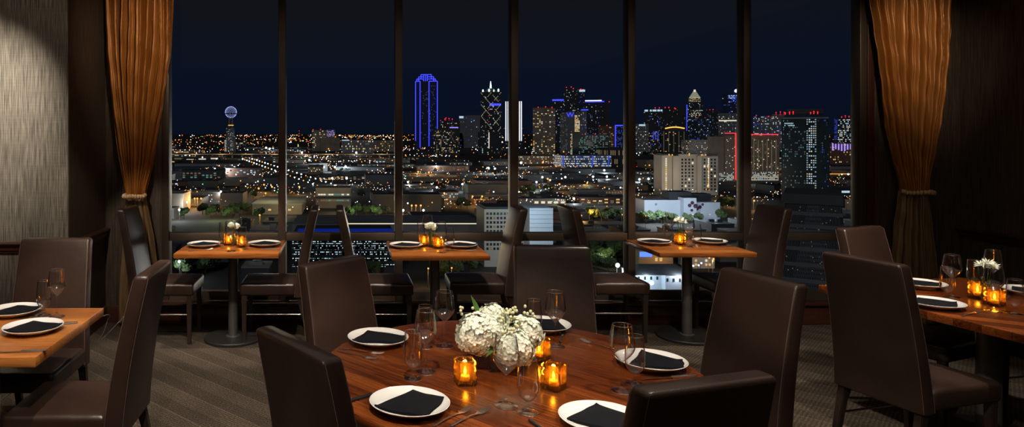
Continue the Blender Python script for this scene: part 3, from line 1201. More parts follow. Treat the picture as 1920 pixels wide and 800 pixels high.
a, g = seg((520, 466), (482, 466)); knife(*a, g, 'steel knife before the right plate on the window table by the curtain', False)
a, g = seg((900, 469), (862, 469)); knife(*a, g, 'steel knife before the right plate on the middle window table', False)
a, g = seg((1377, 461), (1327, 462)); knife(*a, g, 'steel knife before the right plate on the single-candle table', False)


# ------------------------------------------------------------------ flowers
def floret(bm, c, nrm, s, rnd):
    n = nrm.normalized()
    a = n.orthogonal().normalized()
    b = n.cross(a)
    ph = rnd.uniform(0, pi)
    for k in range(4):
        t = ph + k * pi / 2
        d = a * cos(t) + b * sin(t)
        e = n.cross(d)
        up = rnd.uniform(-0.12, 0.30)
        p0 = c
        p1 = c + d * s * 0.55 + e * s * 0.48 + n * s * (0.10 + up * 0.3)
        p2 = c + d * s * 1.02 + e * s * 0.26 + n * s * up
        p3 = c + d * s * 1.02 - e * s * 0.26 + n * s * (up + rnd.uniform(-0.1, 0.1))
        p4 = c + d * s * 0.55 - e * s * 0.48 + n * s * (0.10 + up * 0.3)
        m = c + d * s * 0.6 + n * s * (up * 0.35 - 0.06)
        v = [bm.verts.new(p) for p in (p0, p1, p2, p3, p4, m)]
        for q in ((0, 1, 5), (1, 2, 5), (2, 3, 5), (3, 4, 5), (4, 0, 5)):
            bm.faces.new([v[i] for i in q])


def bloom(parent, c, r, n, seed, s=0.0135, squash=0.85):
    rnd = random.Random(seed)
    bm = bmesh.new()
    c = Vector(c)
    ball(bm, c, r * 0.88, 20, 14, squash)
    for k in range(n):
        z = 1 - 2 * (k + 0.5) / n
        if z < -0.85:
            continue
        a = k * 2.39996
        d = Vector((sqrt(1 - z * z) * cos(a), sqrt(1 - z * z) * sin(a), z))
        d = (d + Vector([rnd.uniform(-0.12, 0.12) for _ in range(3)])).normalized()
        rr = r * rnd.uniform(0.80, 1.07) * (1 + 0.10 * sin(5 * d.x + seed) * sin(4 * d.z + 2 * seed))
        floret(bm, c + Vector((d.x * rr, d.y * rr, d.z * rr * squash)), d, s * rnd.uniform(0.85, 1.2), rnd)
    return link('bloom', bm, M['petal'], parent, 0)


def leaf(parent, pts, w):
    bm = bmesh.new()
    pts = [Vector(p) for p in pts]
    n = len(pts)
    L1, L2, C = [], [], []
    for i, p in enumerate(pts):
        d = (pts[min(i + 1, n - 1)] - pts[max(0, i - 1)]).normalized()
        side = d.cross(Vector((0, 0, 1)))
        side = side.normalized() if side.length > 0.1 else Vector((1, 0, 0))
        ww = w * sin(pi * (0.06 + 0.94 * i / (n - 1)) ** 0.8) + 0.0008
        up = side.cross(d) * ww * 0.25
        L1.append(bm.verts.new(p + side * ww + up)); L2.append(bm.verts.new(p - side * ww + up)); C.append(bm.verts.new(p))
    for i in range(n - 1):
        bm.faces.new((L1[i], L1[i + 1], C[i + 1], C[i]))
        bm.faces.new((C[i], C[i + 1], L2[i + 1], L2[i]))
    o = link('leaf', bm, M['leaf'], parent, 80)
    return o


def curve3(a, b, c, n=7):
    a, b, c = Vector(a), Vector(b), Vector(c)
    return [a * (1 - t) ** 2 + b * 2 * t * (1 - t) + c * t * t for t in [i / n for i in range(n + 1)]]


# hydrangea vase in the middle of the round table
vx, vy = 0.625, 2.735
vase = link('flower_vase', bmesh.new(), M['vase_glass'], None)
bmv = bmesh.new()
prof = [(0, 0), (0.060, 0), (0.064, 0.003), (0.065, 0.010), (0.065, 0.098), (0.064, 0.100), (0.0615, 0.100), (0.0605, 0.098), (0.0600, 0.014), (0.057, 0.010), (0, 0.010)]
rings = []
for r_, z_ in prof:
    if r_ == 0:
        rings.append([bmv.verts.new((0, 0, z_))])
        continue
    rings.append([bmv.verts.new((r_ * cos(t) / (abs(cos(t)) ** 9 + abs(sin(t)) ** 9) ** (1 / 9), r_ * sin(t) / (abs(cos(t)) ** 9 + abs(sin(t)) ** 9) ** (1 / 9), z_)) for t in [2 * pi * k / 64 for k in range(64)]])
for A, B in zip(rings, rings[1:]):
    for k in range(64):
        k2 = (k + 1) % 64
        if len(A) == 1:
            bmv.faces.new((A[0], B[k2], B[k]))
        elif len(B) == 1:
            bmv.faces.new((A[k], A[k2], B[0]))
        else:
            bmv.faces.new((A[k], A[k2], B[k2], B[k]))
bmesh.ops.recalc_face_normals(bmv, faces=bmv.faces[:])
bmv.to_mesh(vase.data)
bmv.free()
vase.location = (vx, vy, ZT)
vase.rotation_euler = (0, 0, 0.12)
tag(vase, 'square clear glass vase holding the hydrangeas on the round table', 'vase')
bq = thing('hydrangea_bouquet', 'white hydrangea bouquet with cream berries on the round table', 'flowers', (vx, vy, ZT))
bloom(bq, (-0.100, 0.000, 0.128), 0.080, 300, 3, 0.0165, 1.0)
bloom(bq, (-0.030, 0.045, 0.180), 0.056, 190, 4, 0.0155, 0.95)
bloom(bq, (0.030, -0.060, 0.094), 0.074, 260, 5, 0.0165, 0.85)
bloom(bq, (0.085, 0.005, 0.132), 0.068, 250, 6, 0.0165, 0.95)
bloom(bq, (-0.055, -0.040, 0.150), 0.050, 170, 7, 0.0155, 1.0)
rnd = random.Random(12)
for (bx, by, bz) in ((0.012, -0.01, 0.200), (0.002, -0.075, 0.170), (0.050, 0.03, 0.215), (-0.135, 0.04, 0.195), (0.110, 0.04, 0.205), (0.030, -0.06, 0.185)):
    bm = bmesh.new()
    tube(bm, curve3((bx * 0.2, by * 0.2, 0.012), (bx * 0.4, by * 0.4, bz * 0.6), (bx, by, bz)), 0.002, 6)
    sp = link('berry_sprig', bm, M['stem'], bq, 60)
    for k in range(9 if abs(bx) < 0.06 else 6):
        c = Vector((bx + rnd.uniform(-0.026, 0.026), by + rnd.uniform(-0.026, 0.012), bz + rnd.uniform(-0.018, 0.03)))
        bb = bmesh.new()
        ball(bb, c, 0.0062, 10, 8, 1.1)
        link('berry', bb, M['berry'], sp, 80)
leaf(bq, curve3((-0.01, -0.02, 0.07), (-0.03, -0.08, 0.12), (-0.085, -0.09, 0.065)), 0.022)
leaf(bq, curve3((0.0, -0.02, 0.08), (-0.02, -0.06, 0.13), (0.0, -0.075, 0.15)), 0.02)
leaf(bq, curve3((-0.08, 0.03, 0.17), (-0.10, 0.05, 0.23), (-0.115, 0.06, 0.27)), 0.018)
leaf(bq, curve3((0.03, -0.01, 0.16), (0.045, -0.03, 0.19), (0.06, -0.05, 0.18)), 0.02)
leaf(bq, curve3((-0.03, -0.01, 0.05), (-0.05, -0.03, 0.07), (-0.055, -0.05, 0.085)), 0.018)
leaf(bq, curve3((0.02, -0.02, 0.03), (0.03, -0.04, 0.06), (0.02, -0.05, 0.09)), 0.02)
leaf(bq, curve3((-0.02, -0.03, 0.02), (-0.035, -0.045, 0.05), (-0.03, -0.05, 0.08)), 0.02)
for k in range(5):
    bm = bmesh.new()
    a = k * 1.3
    tube(bm, [(0.03 * cos(a), 0.03 * sin(a), 0.012), (0.01 * cos(a + 2), 0.01 * sin(a + 2), 0.06), (0.04 * cos(a + 3), 0.03 * sin(a + 3), 0.11)], 0.0032, 7)
    link('flower_stem', bm, M['stem'], bq, 60)


def bud_vase(x, y, where, zf=0.175, kind='round', n=2):
    bm = bmesh.new()
    lathe(bm, [(0, 0), (0.022, 0), (0.024, 0.004), (0.024, 0.02), (0.021, 0.06), (0.025, 0.105), (0.0235, 0.105), (0.0195, 0.06), (0.0220, 0.02), (0.0215, 0.010), (0, 0.010)], 32)
    v = link('bud_vase', bm, M['vase_glass'], None, 60)
    v.location = (x, y, ZT)
    tag(v, f'small clear glass bud vase {where}', 'vase', 'bud vases')
    t = thing('flower_sprig', f'white flower sprig in the bud vase {where}', 'flowers', (x, y, ZT), 0, 'white flower sprigs')
    rnd = random.Random(int(x * 100))
    heads = [(-0.022, 0.0, zf), (0.024, -0.008, zf - 0.008), (0.0, -0.01, zf + 0.012)][:n]
    for hx, hy, hz in heads:
        bm = bmesh.new()
        tube(bm, curve3((hx * 0.1, hy * 0.1, 0.012), (hx * 0.2, hy, hz * 0.6), (hx, hy, hz)), 0.0018, 6)
        link('flower_stem', bm, M['stem'], t, 60)
        if kind == 'spiky':
            bm = bmesh.new()
            for k in range(46):
                z = 1 - 1.35 * (k + 0.5) / 46
                a = k * 2.39996
                d = Vector((sqrt(max(0, 1 - z * z)) * cos(a), sqrt(max(0, 1 - z * z)) * sin(a), z))
                e = d.orthogonal().normalized() * 0.0038
                c = Vector((hx, hy, hz))
                ln = rnd.uniform(0.030, 0.042)
                vs = [bm.verts.new(q) for q in (c, c + d * ln * 0.6 + e, c + d * ln, c + d * ln * 0.6 - e)]
                bm.faces.new(vs)
            link('bloom', bm, M['petal'], t, 0)
        else:
            bloom(t, (hx, hy, hz), 0.026, 60, int(hz * 1000) + int(hx * 1000), 0.009)
    for k in range(3):
        a = k * 2.2
        leaf(t, curve3((0, 0, 0.05), (0.012 * cos(a), 0.012 * sin(a), 0.11), (0.03 * cos(a), 0.03 * sin(a), 0.125)), 0.009)
    return t


bud_vase(-0.905, 5.70, 'on the left window table', 0.168, n=2)
bud_vase(0.705, 5.63, 'on the middle window table', 0.168, n=3)
bud_vase(2.825, 5.83, 'on the single-candle window table', 0.185, 'spiky', n=3)
bud_vase(3.520, 3.80, 'on the dark right table', 0.20, 'spiky', n=3)

# cord hanging down behind the honey coloured table
bm = bmesh.new()
tube(bm, curve3((-1.276, 3.655, 0.705), (-1.36, 4.1, 0.62), (-1.405, 4.12, 0.56), 5) + curve3((-1.41, 4.12, 0.545), (-1.43, 4.13, 0.47), (-1.49, 4.16, 0.41), 6) + curve3((-1.50, 4.2, 0.40), (-1.6, 4.6, 0.30), (-1.66, YF, 0.30), 6), 0.0022, 6)
tag(link('power_cord', bm, M['cord'], None, 60), 'thin pale cord hanging down behind the honey coloured table', 'cord')

# ------------------------------------------------------------------ the city far below the windows
EYE = 72.0
GZ = H - EYE
crnd = random.Random(21)


def city_mat(name, col, rough=0.7, var=0.2, scale=0.05, spec=0.3):
    return pbr(name, col, rough, var=var, var_scale=scale, spec=spec)


CM = {
    'dark': city_mat('dark_facade', (0.030, 0.031, 0.034)),
    'grey': city_mat('grey_concrete', (0.15, 0.15, 0.15)),
    'beige': city_mat('pale_concrete', (0.44, 0.40, 0.34), var=0.08),
    'tan': city_mat('tan_facade', (0.22, 0.17, 0.12)),
    'white': city_mat('pale_wall', (0.50, 0.54, 0.60), var=0.06),
    'brick': city_mat('brick_facade', (0.15, 0.075, 0.048)),
    'glass': city_mat('dark_curtain_glass', (0.020, 0.034, 0.040), 0.2, spec=0.6),
    'navy': city_mat('navy_facade', (0.020, 0.026, 0.060)),
    'roof': city_mat('roof_membrane', (0.055, 0.058, 0.062)),
    'paleroof': city_mat('pale_roof', (0.26, 0.25, 0.21)),
    'asphalt': city_mat('asphalt', (0.028, 0.026, 0.025), 0.9),
    'ground': city_mat('city_ground', (0.032, 0.027, 0.022), 0.95, var=0.5, scale=0.012),
    'bark': city_mat('bark', (0.05, 0.035, 0.02)),
    'crown': pbr('tree_leaves', (0.030, 0.050, 0.010), 0.8, var=0.5, var_scale=0.8, bump=1.0, bump_scale=2),
    'pole': city_mat('lamp_pole', (0.08, 0.08, 0.08)),
    'mural': pbr('mural_flowers', (0.16, 0.06, 0.11), 0.7, var=0.4, var_scale=0.5),
}
EM = {
    'warm': emit('warm_window', (1.0, 0.62, 0.24), 0.75), 'white': emit('white_window', (1.0, 0.88, 0.66), 0.85),
    'cool': emit('cool_window', (0.62, 0.86, 1.0), 0.75), 'garage': emit('garage_lamp', (0.72, 0.93, 1.0), 1.1), 'teal': emit('teal_window', (0.30, 0.62, 0.55), 0.35),
    'blue': emit('blue_window', (0.06, 0.12, 1.0), 0.6), 'dim': emit('dim_window', (0.9, 0.65, 0.38), 0.16),
    'dimcool': emit('dim_cool_window', (0.45, 0.65, 0.8), 0.14),
    'neon': emit('blue_neon', (0.05, 0.06, 1.0), 1.7), 'neonwhite': emit('white_tube', (0.9, 0.92, 1.0), 1.8), 'neonred': emit('red_neon', (1.0, 0.04, 0.05), 1.3),
    'beacon': emit('red_beacon', (1.0, 0.02, 0.03), 2.2), 'crownwarm': emit('amber_crown_light', (1.0, 0.50, 0.10), 1.6),
    'crowngreen': emit('pale_green_crown_light', (0.62, 1.0, 0.85), 1.8), 'sodium': emit('sodium_lamp', (1.0, 0.37, 0.065), 2.0), 'led': emit('white_lamp', (0.80, 0.93, 1.0), 7.0),
    'green': emit('green_lamp', (0.1, 1.0, 0.35), 3.0), 'purple': emit('violet_light', (0.42, 0.30, 1.0), 1.0), 'screen': emit('blue_screen', (0.10, 0.22, 1.0), 1.6),
    'deepblue': emit('blue_roof_glow', (0.010, 0.045, 0.6), 0.30),
}
WINMATS = ['warm', 'white', 'cool', 'teal', 'blue', 'dim', 'dimcool']


def gdist(yb):
    return F * EYE / (yb - HY)


def zat(y, d):
    """height above the city ground of a pixel row at distance d"""
    return EYE - (y - HY) * d / F


class Bld:
    """one building: front face on local y = 0, origin at the middle of its foot"""
    def __init__(s, name, label, x0, x1, yt, yb, mat, cat='building', depth=None, group=None, dist=None, turn=None):
        s.d = dist or gdist(yb)
        s.k = s.d / F
        xm = ((x0 + x1) / 2 - PX) * s.k
        s.a = atan2(xm, s.d) if (turn if turn is not None else yb < 305) else 0.0
        s.kx = s.k * cos(s.a)
        s.w = (x1 - x0) * s.kx
        s.h = zat(yt, s.d)
        s.x0 = xm - s.w / 2
        s.dep = depth or max(12, min(s.w, 42))
        s.px0 = x0
        s.root = thing(name, label, cat, (xm, s.d, GZ), -s.a, group)
        s.mat = mat
        FOOT.append((s.x0 - 6, s.x0 + s.w + 6, s.d - 6, s.d + s.dep + 6))
        VIEW.append((x0 - 2, x1 + 2, yb if yb > 310 else yb + 4, s.d))

    def X(s, px):
        return (px - s.px0) * s.kx - s.w / 2

    def Z(s, py):
        return zat(py, s.d)

    def walls(s, boxes=None, mat=None, name='walls'):
        """boxes: list of (px0, px1, py_top, py_bottom or None, y0, y1)"""
        bm = bmesh.new()
        for b in boxes or [(s.px0, s.px0 + s.w / s.kx, None, None, 0, s.dep)]:
            z1 = s.h if b[2] is None else s.Z(b[2])
            z0 = 0 if b[3] is None else max(0, s.Z(b[3]))
            box(bm, s.X(b[0]), s.X(b[1]), b[4], b[5], z0, z1)
        return link(name, bm, CM[mat or s.mat], s.root, 0)

    def roof(s, mat='roof', inset=0.1, hh=None):
        hh = hh or max(2.0, s.h * 0.03)
        bm = bmesh.new()
        box(bm, -s.w / 2 * (1 - 2 * inset), s.w / 2 * (1 - 2 * inset), s.dep * inset, s.dep * (1 - inset), s.h, s.h + hh)
        return link('roof_house', bm, CM[mat], s.root, 0)

    def windows(s, nx, nz, prob, pal, px=None, py=None, side=True, fill=(0.6, 0.55), y=-0.25, name='lit_windows', seed=None, each=0):
        """lit windows on the front and on the flank that faces the restaurant"""
        rnd = random.Random(seed if seed is not None else int(s.px0 * 7 + nx))
        px = px or (s.px0, s.px0 + s.w / s.kx)
        xa, xb = s.X(px[0]), s.X(px[1])
        zb, za = (s.Z(py[0]), s.Z(py[1])) if py else (s.h * 0.97, max(s.h * 0.06, 1))
        za = max(za, 1.0)
        bm = bmesh.new()
        cw, ch = (xb - xa) / nx, (zb - za) / nz
        singles = 0
        used = sorted(set(pal))
        for j in range(nz):
            rowp = prob * rnd.uniform(0.55, 1.4)
            for i in range(nx):
                if rnd.random() > rowp:
                    continue
                x = xa + cw * (i + 0.5)
                z = za + ch * (j + 0.5)
                a, b = cw * fill[0] / 2, ch * fill[1] / 2
                m = rnd.choice(pal)
                if singles < each:
                    singles += 1
                    key = (round(a, 2), round(b, 2), m)
                    if key not in WCACHE:
                        wb = bmesh.new()
                        box(wb, -a, a, -0.12, 0.10, -b, b)
                        o = link('window', wb, EM[m], s.root, 0)
                        WCACHE[key] = o.data
                    else:
                        o = bpy.data.objects.new('window', WCACHE[key])
                        COL.objects.link(o)
                        o.parent = s.root
                    o.location = (x, y + 0.15, z)
                    continue
                f = bm.faces.new([bm.verts.new(p) for p in ((x - a, y, z - b), (x + a, y, z - b), (x + a, y, z + b), (x - a, y, z + b))])
                f.material_index = used.index(m)
            if side:
                sx = xa - 0.25 if s.x0 + s.w / 2 > 0 else xb + 0.25
                n2 = max(1, int(s.dep / cw))
                c2 = s.dep / n2
                for i in range(n2):
                    if rnd.random() > rowp:
                        continue
                    yy = c2 * (i + 0.5)
                    z = za + ch * (j + 0.5)
                    a, b = c2 * fill[0] / 2, ch * fill[1] / 2
                    f = bm.faces.new([bm.verts.new(p) for p in ((sx, yy - a, z - b), (sx, yy + a, z - b), (sx, yy + a, z + b), (sx, yy - a, z + b))])
                    f.material_index = used.index(rnd.choice(pal))
        if len(bm.faces):
            o = link(name, bm, [EM[m] for m in used], s.root, 0)
            o['kind'] = 'stuff'
        else:
            bm.free()

    def bar(s, name, em, px0, px1, py0, py1, y=-1.0, t=1.2):
        bm = bmesh.new()
        box(bm, s.X(px0), s.X(px1), y, y + t, s.Z(py1), s.Z(py0))
        return link(name, bm, EM[em] if em in EM else CM[em], s.root, 0)

    def beacons(s, pts, r=0.9, em='beacon'):
        for px, py in pts:
            bm = bmesh.new()
            ball(bm, (s.X(px), 2.0, s.Z(py)), r * s.k, 8, 6)
            tube(bm, [(s.X(px), 2.0, min(s.h - 0.5, s.Z(py) - 1)), (s.X(px), 2.0, s.Z(py))], 0.35, 5)
            link('roof_beacon', bm, EM[em], s.root, 80)


FOOT, VIEW, WCACHE = [], [], {}
TP = [(446, 401), (440, 404), (458, 402), (380, 402), (395, 408), (405, 402), (428, 407), (423, 409), (345, 410), (486, 412), (415, 306), (686, 402), (724, 402), (668, 404), (705, 407), (677, 372), (655, 408), (864, 390), (876, 391), (980, 362), (988, 359), (1024, 358), (1032, 361), (998, 362), (1140, 412), (1152, 411), (1110, 414), (1165, 412), (1128, 416), (1362, 390), (1370, 386), (1355, 392), (1378, 392), (1354, 416), (1310, 417), (1200, 417), (1212, 419), (1224, 418), (1240, 419), (1260, 419), (1290, 419), (1120, 486), (1135, 500), (1110, 476), (1148, 478), (1128, 492), (1104, 494), (1140, 510), (1118, 506), (1155, 488), (700, 520), (850, 520), (880, 512), (824, 524), (360, 505), (385, 512), (340, 520), (405, 504), (475, 372), (530, 372), (640, 322), (930, 330), (1290, 540)]
for _x, _y in TP:
    _g = at(_x, _y, GZ)
    FOOT.append((_g[0] - 7, _g[0] + 7, _g[1] - 7, _g[1] + 7))
    VIEW.append((_x - 9, _x + 9, _y - 3, _g[1]))
# ground
bm = bmesh.new()
box(bm, -30000, 30000, 60, 60000, GZ - 2, GZ)
struct('ground', bm, CM['ground'])

# --- skyline, left to right
b = Bld('observation_tower', 'slim tower carrying a glowing ball, alone on the left skyline', 420, 442, 200, 285, 'dark', 'tower')
bm = bmesh.new(); rs = 10.6 * b.k; cz = b.Z(210); cxm = b.X(433)
ball(bm, (cxm, 12, cz), rs * 0.93, 24, 16)
link('ball', bm, CM['navy'], b.root, 60)
bm = bmesh.new()
for k in range(230):
    z = 1 - 2 * (k + 0.5) / 230; a = k * 2.39996
    d = Vector((sqrt(1 - z * z) * cos(a), sqrt(1 - z * z) * sin(a), z))
    bmesh.ops.create_icosphere(bm, subdivisions=1, radius=0.52 * b.k, matrix=Matrix.Translation(Vector((cxm, 12, cz)) + d * rs))
o = link('ball_lights', bm, emit('ball_lamp', (0.42, 0.50, 1.0), 1.5), b.root, 60); o['kind'] = 'stuff'
for q in range(4):
    bm = bmesh.new(); a = q * pi / 2 + 0.5
    tube(bm, [(cxm + 8.5 * cos(a), 12 + 8.5 * sin(a), 0), (cxm + 8.5 * cos(a), 12 + 8.5 * sin(a), cz - rs * 0.8)], 1.6, 10)
    link('shaft', bm, CM['tan'], b.root, 60)
bm = bmesh.new(); lathe(bm, [(0, 0), (rs * 1.15, 0), (rs * 1.15, 3), (0, 3)], 32, (cxm, 12, cz - rs * 0.35)); link('deck', bm, CM['dark'], b.root, 40)
b.bar('ring_light', 'crownwarm', 428, 438, 234, 235.2, -2)
b = Bld('hotel', 'stepped mirror glass hotel standing at the foot of the ball tower', 421, 442, 238, 284, 'glass', depth=35, dist=2580)
b.walls([(424, 440, 238, None, 4, 30), (421, 428, 262, None, 0, 30), (437, 442, 256, None, 2, 30)])
b.windows(12, 22, 0.34, ['cool', 'dimcool', 'white', 'dimcool'], px=(424, 440), py=(240, 282), y=3.6)
b.windows(4, 10, 0.8, ['cool', 'white'], px=(421, 424.5), py=(262, 284), y=-0.4, side=False)
b = Bld('office_block', 'low lit office block just right of the ball tower hotel', 444, 463, 263, 284, 'dark'); b.walls(); b.windows(10, 6, 0.35, ['dimcool', 'white', 'dim']); b.roof()
b = Bld('radio_mast', 'red lit lattice mast left of the small hospital block', 560.2, 562.2, 244, 266, 'dark', 'mast', depth=4); b.walls(); b.beacons([(561, 245), (561, 250), (561, 255), (561, 260)], 0.8)
b = Bld('hospital', 'pale hospital block with a bright violet top corner, left skyline', 585, 628, 243, 283, 'tan')
b.walls([(585, 612, 244, None, 0, 40), (592, 600, 256, None, -8, 0), (612, 628, 243, None, 4, 44), (600, 637, 258, None, -4, 0)]); b.windows(16, 12, 0.35, ['warm', 'dim', 'white', 'dim']); b.windows(8, 6, 0.8, ['purple', 'purple', 'dimcool'], px=(612.5, 627.5), py=(243.5, 256), y=3.7, side=False, name='violet_windows'); b.beacons([(587, 243), (601, 242.5)])
b = Bld('office_block', 'wide low office block with lit floors left of the blue tower', 640, 700, 262, 287, 'grey'); b.walls(); b.windows(24, 5, 0.3, ['dim', 'warm', 'white']); b.bar('roof_sign', 'cool', 641, 655, 262, 263.5)
b = Bld('office_block', 'low block with a row of lamps under the left mullion of the blue tower', 700, 742, 263, 284, 'tan'); b.walls(); b.windows(16, 5, 0.3, ['dim', 'warm'])

b = Bld('neon_tower', 'tall tower outlined in blue neon, the tallest on the skyline', 778, 821, 150, 278.5, 'navy', 'skyscraper', depth=90)
b.walls([(778, 821, 152, None, 8, 90), (781, 817, 147.5, None, 10, 80), (785, 813, 143.5, None, 12, 74), (789, 809, 139.5, None, 14, 70), (788, 804, 152, None, 0, 8)])
b.windows(8, 46, 0.12, ['blue', 'dimcool', 'dim', 'blue'], px=(805, 818), py=(160, 262), y=7.5); b.windows(7, 46, 0.10, ['dim', 'blue', 'dimcool'], px=(789, 803), py=(166, 262), y=-0.6, side=False)
for x, y0, y1, yy in ((779.2, 152, 264, 6), (787.6, 152, 277, -2), (804.4, 152, 274, -2), (820, 152, 243, 6), (794, 139, 158, 9), (797.5, 139, 158, 9), (801, 139, 166, 9), (785, 143.5, 152, 9), (813, 143.5, 152, 9), (789.3, 139, 147, 11), (808.7, 139, 147, 11), (781.5, 147.5, 152, 7), (816.5, 147.5, 152, 7)):
    b.bar('neon_tube', 'neon', x - 0.75, x + 0.75, y0, y1, yy)
for x0, x1, y, yy in ((779, 788, 152, 6), (804, 820, 152, 6), (781.5, 793, 147.7, 8), (802, 816.5, 147.7, 8), (785, 794, 143.6, 10), (801, 813, 143.6, 10), (789.3, 808.7, 139.3, 12)):
    b.bar('neon_tube', 'neon', x0, x1, y - 0.7, y + 0.7, yy)

b = Bld('office_tower', 'dark tower with red roof beacons, right of the blue neon tower', 824, 862, 226, 277, 'dark', depth=60, dist=3320); b.walls(); b.windows(16, 20, 0.22, ['dim', 'warm', 'blue', 'dim']); b.bar('magenta_sign', 'purple', 843, 859, 238, 240); b.beacons([(826, 226), (834, 223), (842, 222), (848, 223), (836, 221)])
b = Bld('office_tower', 'broad lit office block at the foot of the neon tower', 813, 862, 243, 292, 'dark', depth=45); b.walls(); b.windows(20, 17, 0.34, ['dim', 'white', 'warm', 'dim', 'teal']); b.roof()
b = Bld('office_tower', 'grey slab tower with a white sign on its upper left corner', 860.5, 900, 218, 277, 'grey', depth=55); b.walls([(860.5, 873, 217, None, 0, 55), (873, 900, 216, None, 5, 55)]); b.windows(16, 22, 0.07, ['dim', 'cool', 'blue']); b.bar('roof_sign', 'cool', 861, 869, 217.5, 221.5)
b = Bld('spired_tower', 'dark tower with crossing strings of white lights and pale green spires', 900.5, 941, 172, 277, 'dark', 'skyscraper', depth=70)
b.walls()
bm = bmesh.new(); rr = random.Random(5)
for k in range(46):
    t = k / 45
    zz = b.Z(174 + 100 * t)
    for c in range(4):
        ph = (t * 2.3 + c * 0.5) % 2
        u = ph if ph < 1 else 2 - ph
        if rr.random() < 0.8:
            bmesh.ops.create_icosphere(bm, subdivisions=1, radius=0.6 * b.k, matrix=Matrix.Translation((b.X(902 + 37 * u), -0.6, zz)))
o = link('string_lights', bm, EM['white'], b.root, 0); o['kind'] = 'stuff'
b.windows(14, 34, 0.06, ['cool', 'dimcool'], side=False); b.bar('blue_sign', 'neon', 918, 939, 194, 198); b.beacons([(916.5, 206), (916.5, 217), (916.5, 228)], 1.0)
for x, y0, wd in ((905.5, 167, 1.5), (917, 166, 1.6), (926, 167.5, 1.3), (934.5, 166, 1.6)):
    bm = bmesh.new(); tube(bm, [(b.X(x), 8, b.h - 1), (b.X(x), 8, b.Z(y0 + 2)), (b.X(x), 8, b.Z(y0))], [wd * b.k, wd * b.k, 0.4 * b.k], 8); link('spire', bm, EM['crowngreen'], b.root, 50)
bm = bmesh.new(); tube(bm, [(b.X(920), 20, b.h - 1), (b.X(920), 20, b.Z(160)), (b.X(920), 20, b.Z(151.5))], [2.2 * b.k, 1.6 * b.k, 0.5 * b.k], 8); link('mast', bm, EM['crowngreen'], b.root, 50)
bm = bmesh.new(); frustum(bm, [(b.X(908), 5, b.h), (b.X(932), 5, b.h), (b.X(932), 40, b.h), (b.X(908), 40, b.h)], [(b.X(914), 14, b.Z(165)), (b.X(926), 14, b.Z(165)), (b.X(926), 28, b.Z(165)), (b.X(914), 28, b.Z(165))]); link('crown', bm, CM['grey'], b.root, 0)
b = Bld('striped_tower', 'tower with two bright white upright light strips beside a mullion', 944, 981, 190, 279, 'navy', 'skyscraper', depth=50); b.walls(); b.windows(10, 28, 0.06, ['dim', 'dimcool'], side=False)
for x in (948.5, 952.5, 974, 977.5):
    b.bar('light_strip', 'neonwhite', x - 0.8, x + 0.8, 190, 264)
b = Bld('office_block', 'dark low block with one lit column below the spired tower', 896, 941, 247, 290, 'dark', depth=40); b.walls(); b.windows(18, 12, 0.12, ['dim', 'cool']); b.bar('lit_column', 'white', 916, 917.6, 248, 278)
b = Bld('apartment_tower', 'apartment tower with scattered warm windows right of a mullion', 999, 1041, 203, 290, 'tan', depth=48); b.walls([(999, 1026, 202, None, 0, 48), (1026, 1041, 203, None, 5, 48)]); b.windows(11, 26, 0.30, ['warm', 'white', 'dim', 'dim']); b.beacons([(1009, 201), (1023, 200), (1035, 201)]); b.roof()
b = Bld('office_tower', 'dark tower with a short blue roof band left of the tallest dark tower', 1035, 1058, 186, 283, 'dark', depth=45); b.walls(); b.windows(10, 34, 0.12, ['dim', 'cool', 'blue']); b.bar('roof_band', 'neon', 1035.5, 1057, 186, 189)
b = Bld('office_tower', 'tallest dark tower of the centre cluster with sloped shoulder', 1057, 1085, 164, 279.5, 'dark', depth=60); b.walls([(1058, 1074, 164, None, 0, 50), (1074, 1085, 168, None, 6, 56)]); b.windows(12, 44, 0.15, ['dim', 'cool', 'dimcool']); b.beacons([(1062, 163.5), (1071, 163), (1075, 166)])
b = Bld('office_tower', 'tower with a white and red crown just behind the tallest dark tower', 1085, 1098, 170, 278.5, 'navy', depth=50); b.walls(); b.windows(6, 40, 0.14, ['dim', 'blue']); b.bar('crown_light', 'cool', 1086, 1097, 168, 172); b.beacons([(1089, 167), (1093, 168)], 1.1)
b = Bld('office_tower', 'broad dark tower under a long blue roof line', 1096, 1131, 189, 282, 'dark', depth=60); b.walls([(1096, 1124, 188, None, 0, 60), (1124, 1143, 191, None, 8, 60)]); b.windows(14, 34, 0.13, ['cool', 'dimcool', 'dim', 'blue']); b.bar('roof_band', 'neonwhite', 1097, 1128, 187.6, 189.4); b.bar('roof_band', 'neon', 1097, 1133, 189.4, 191.6); b.beacons([(1142, 191)])
b = Bld('hotel', 'pale hotel with a blue letter sign and a gold lit centre strip', 1050, 1100, 208, 288, 'grey', depth=40); b.walls([(1050, 1064, 213, None, 0, 40), (1064, 1078, 209, None, 3, 40), (1077, 1088, 213, None, 1, 40), (1088, 1100, 205, None, 0, 40)])
b.windows(9, 26, 0.30, ['dim', 'dimcool', 'dim'], px=(1050, 1064), side=False); b.windows(4, 13, 0.85, ['warm', 'white'], px=(1077.5, 1087), py=(216, 247), y=-0.4, side=False, fill=(0.75, 0.7)); b.windows(6, 26, 0.30, ['dim', 'warm', 'blue'], px=(1089, 1100), side=False); b.bar('roof_band', 'neon', 1090, 1103, 205, 207)
fc = bpy.data.curves.new('sign_letter', 'FONT'); fc.body = 'W'; fc.size = 13 * b.k; fc.extrude = 0.4; fc.align_x = 'CENTER'; fc.materials.append(EM['neon'])
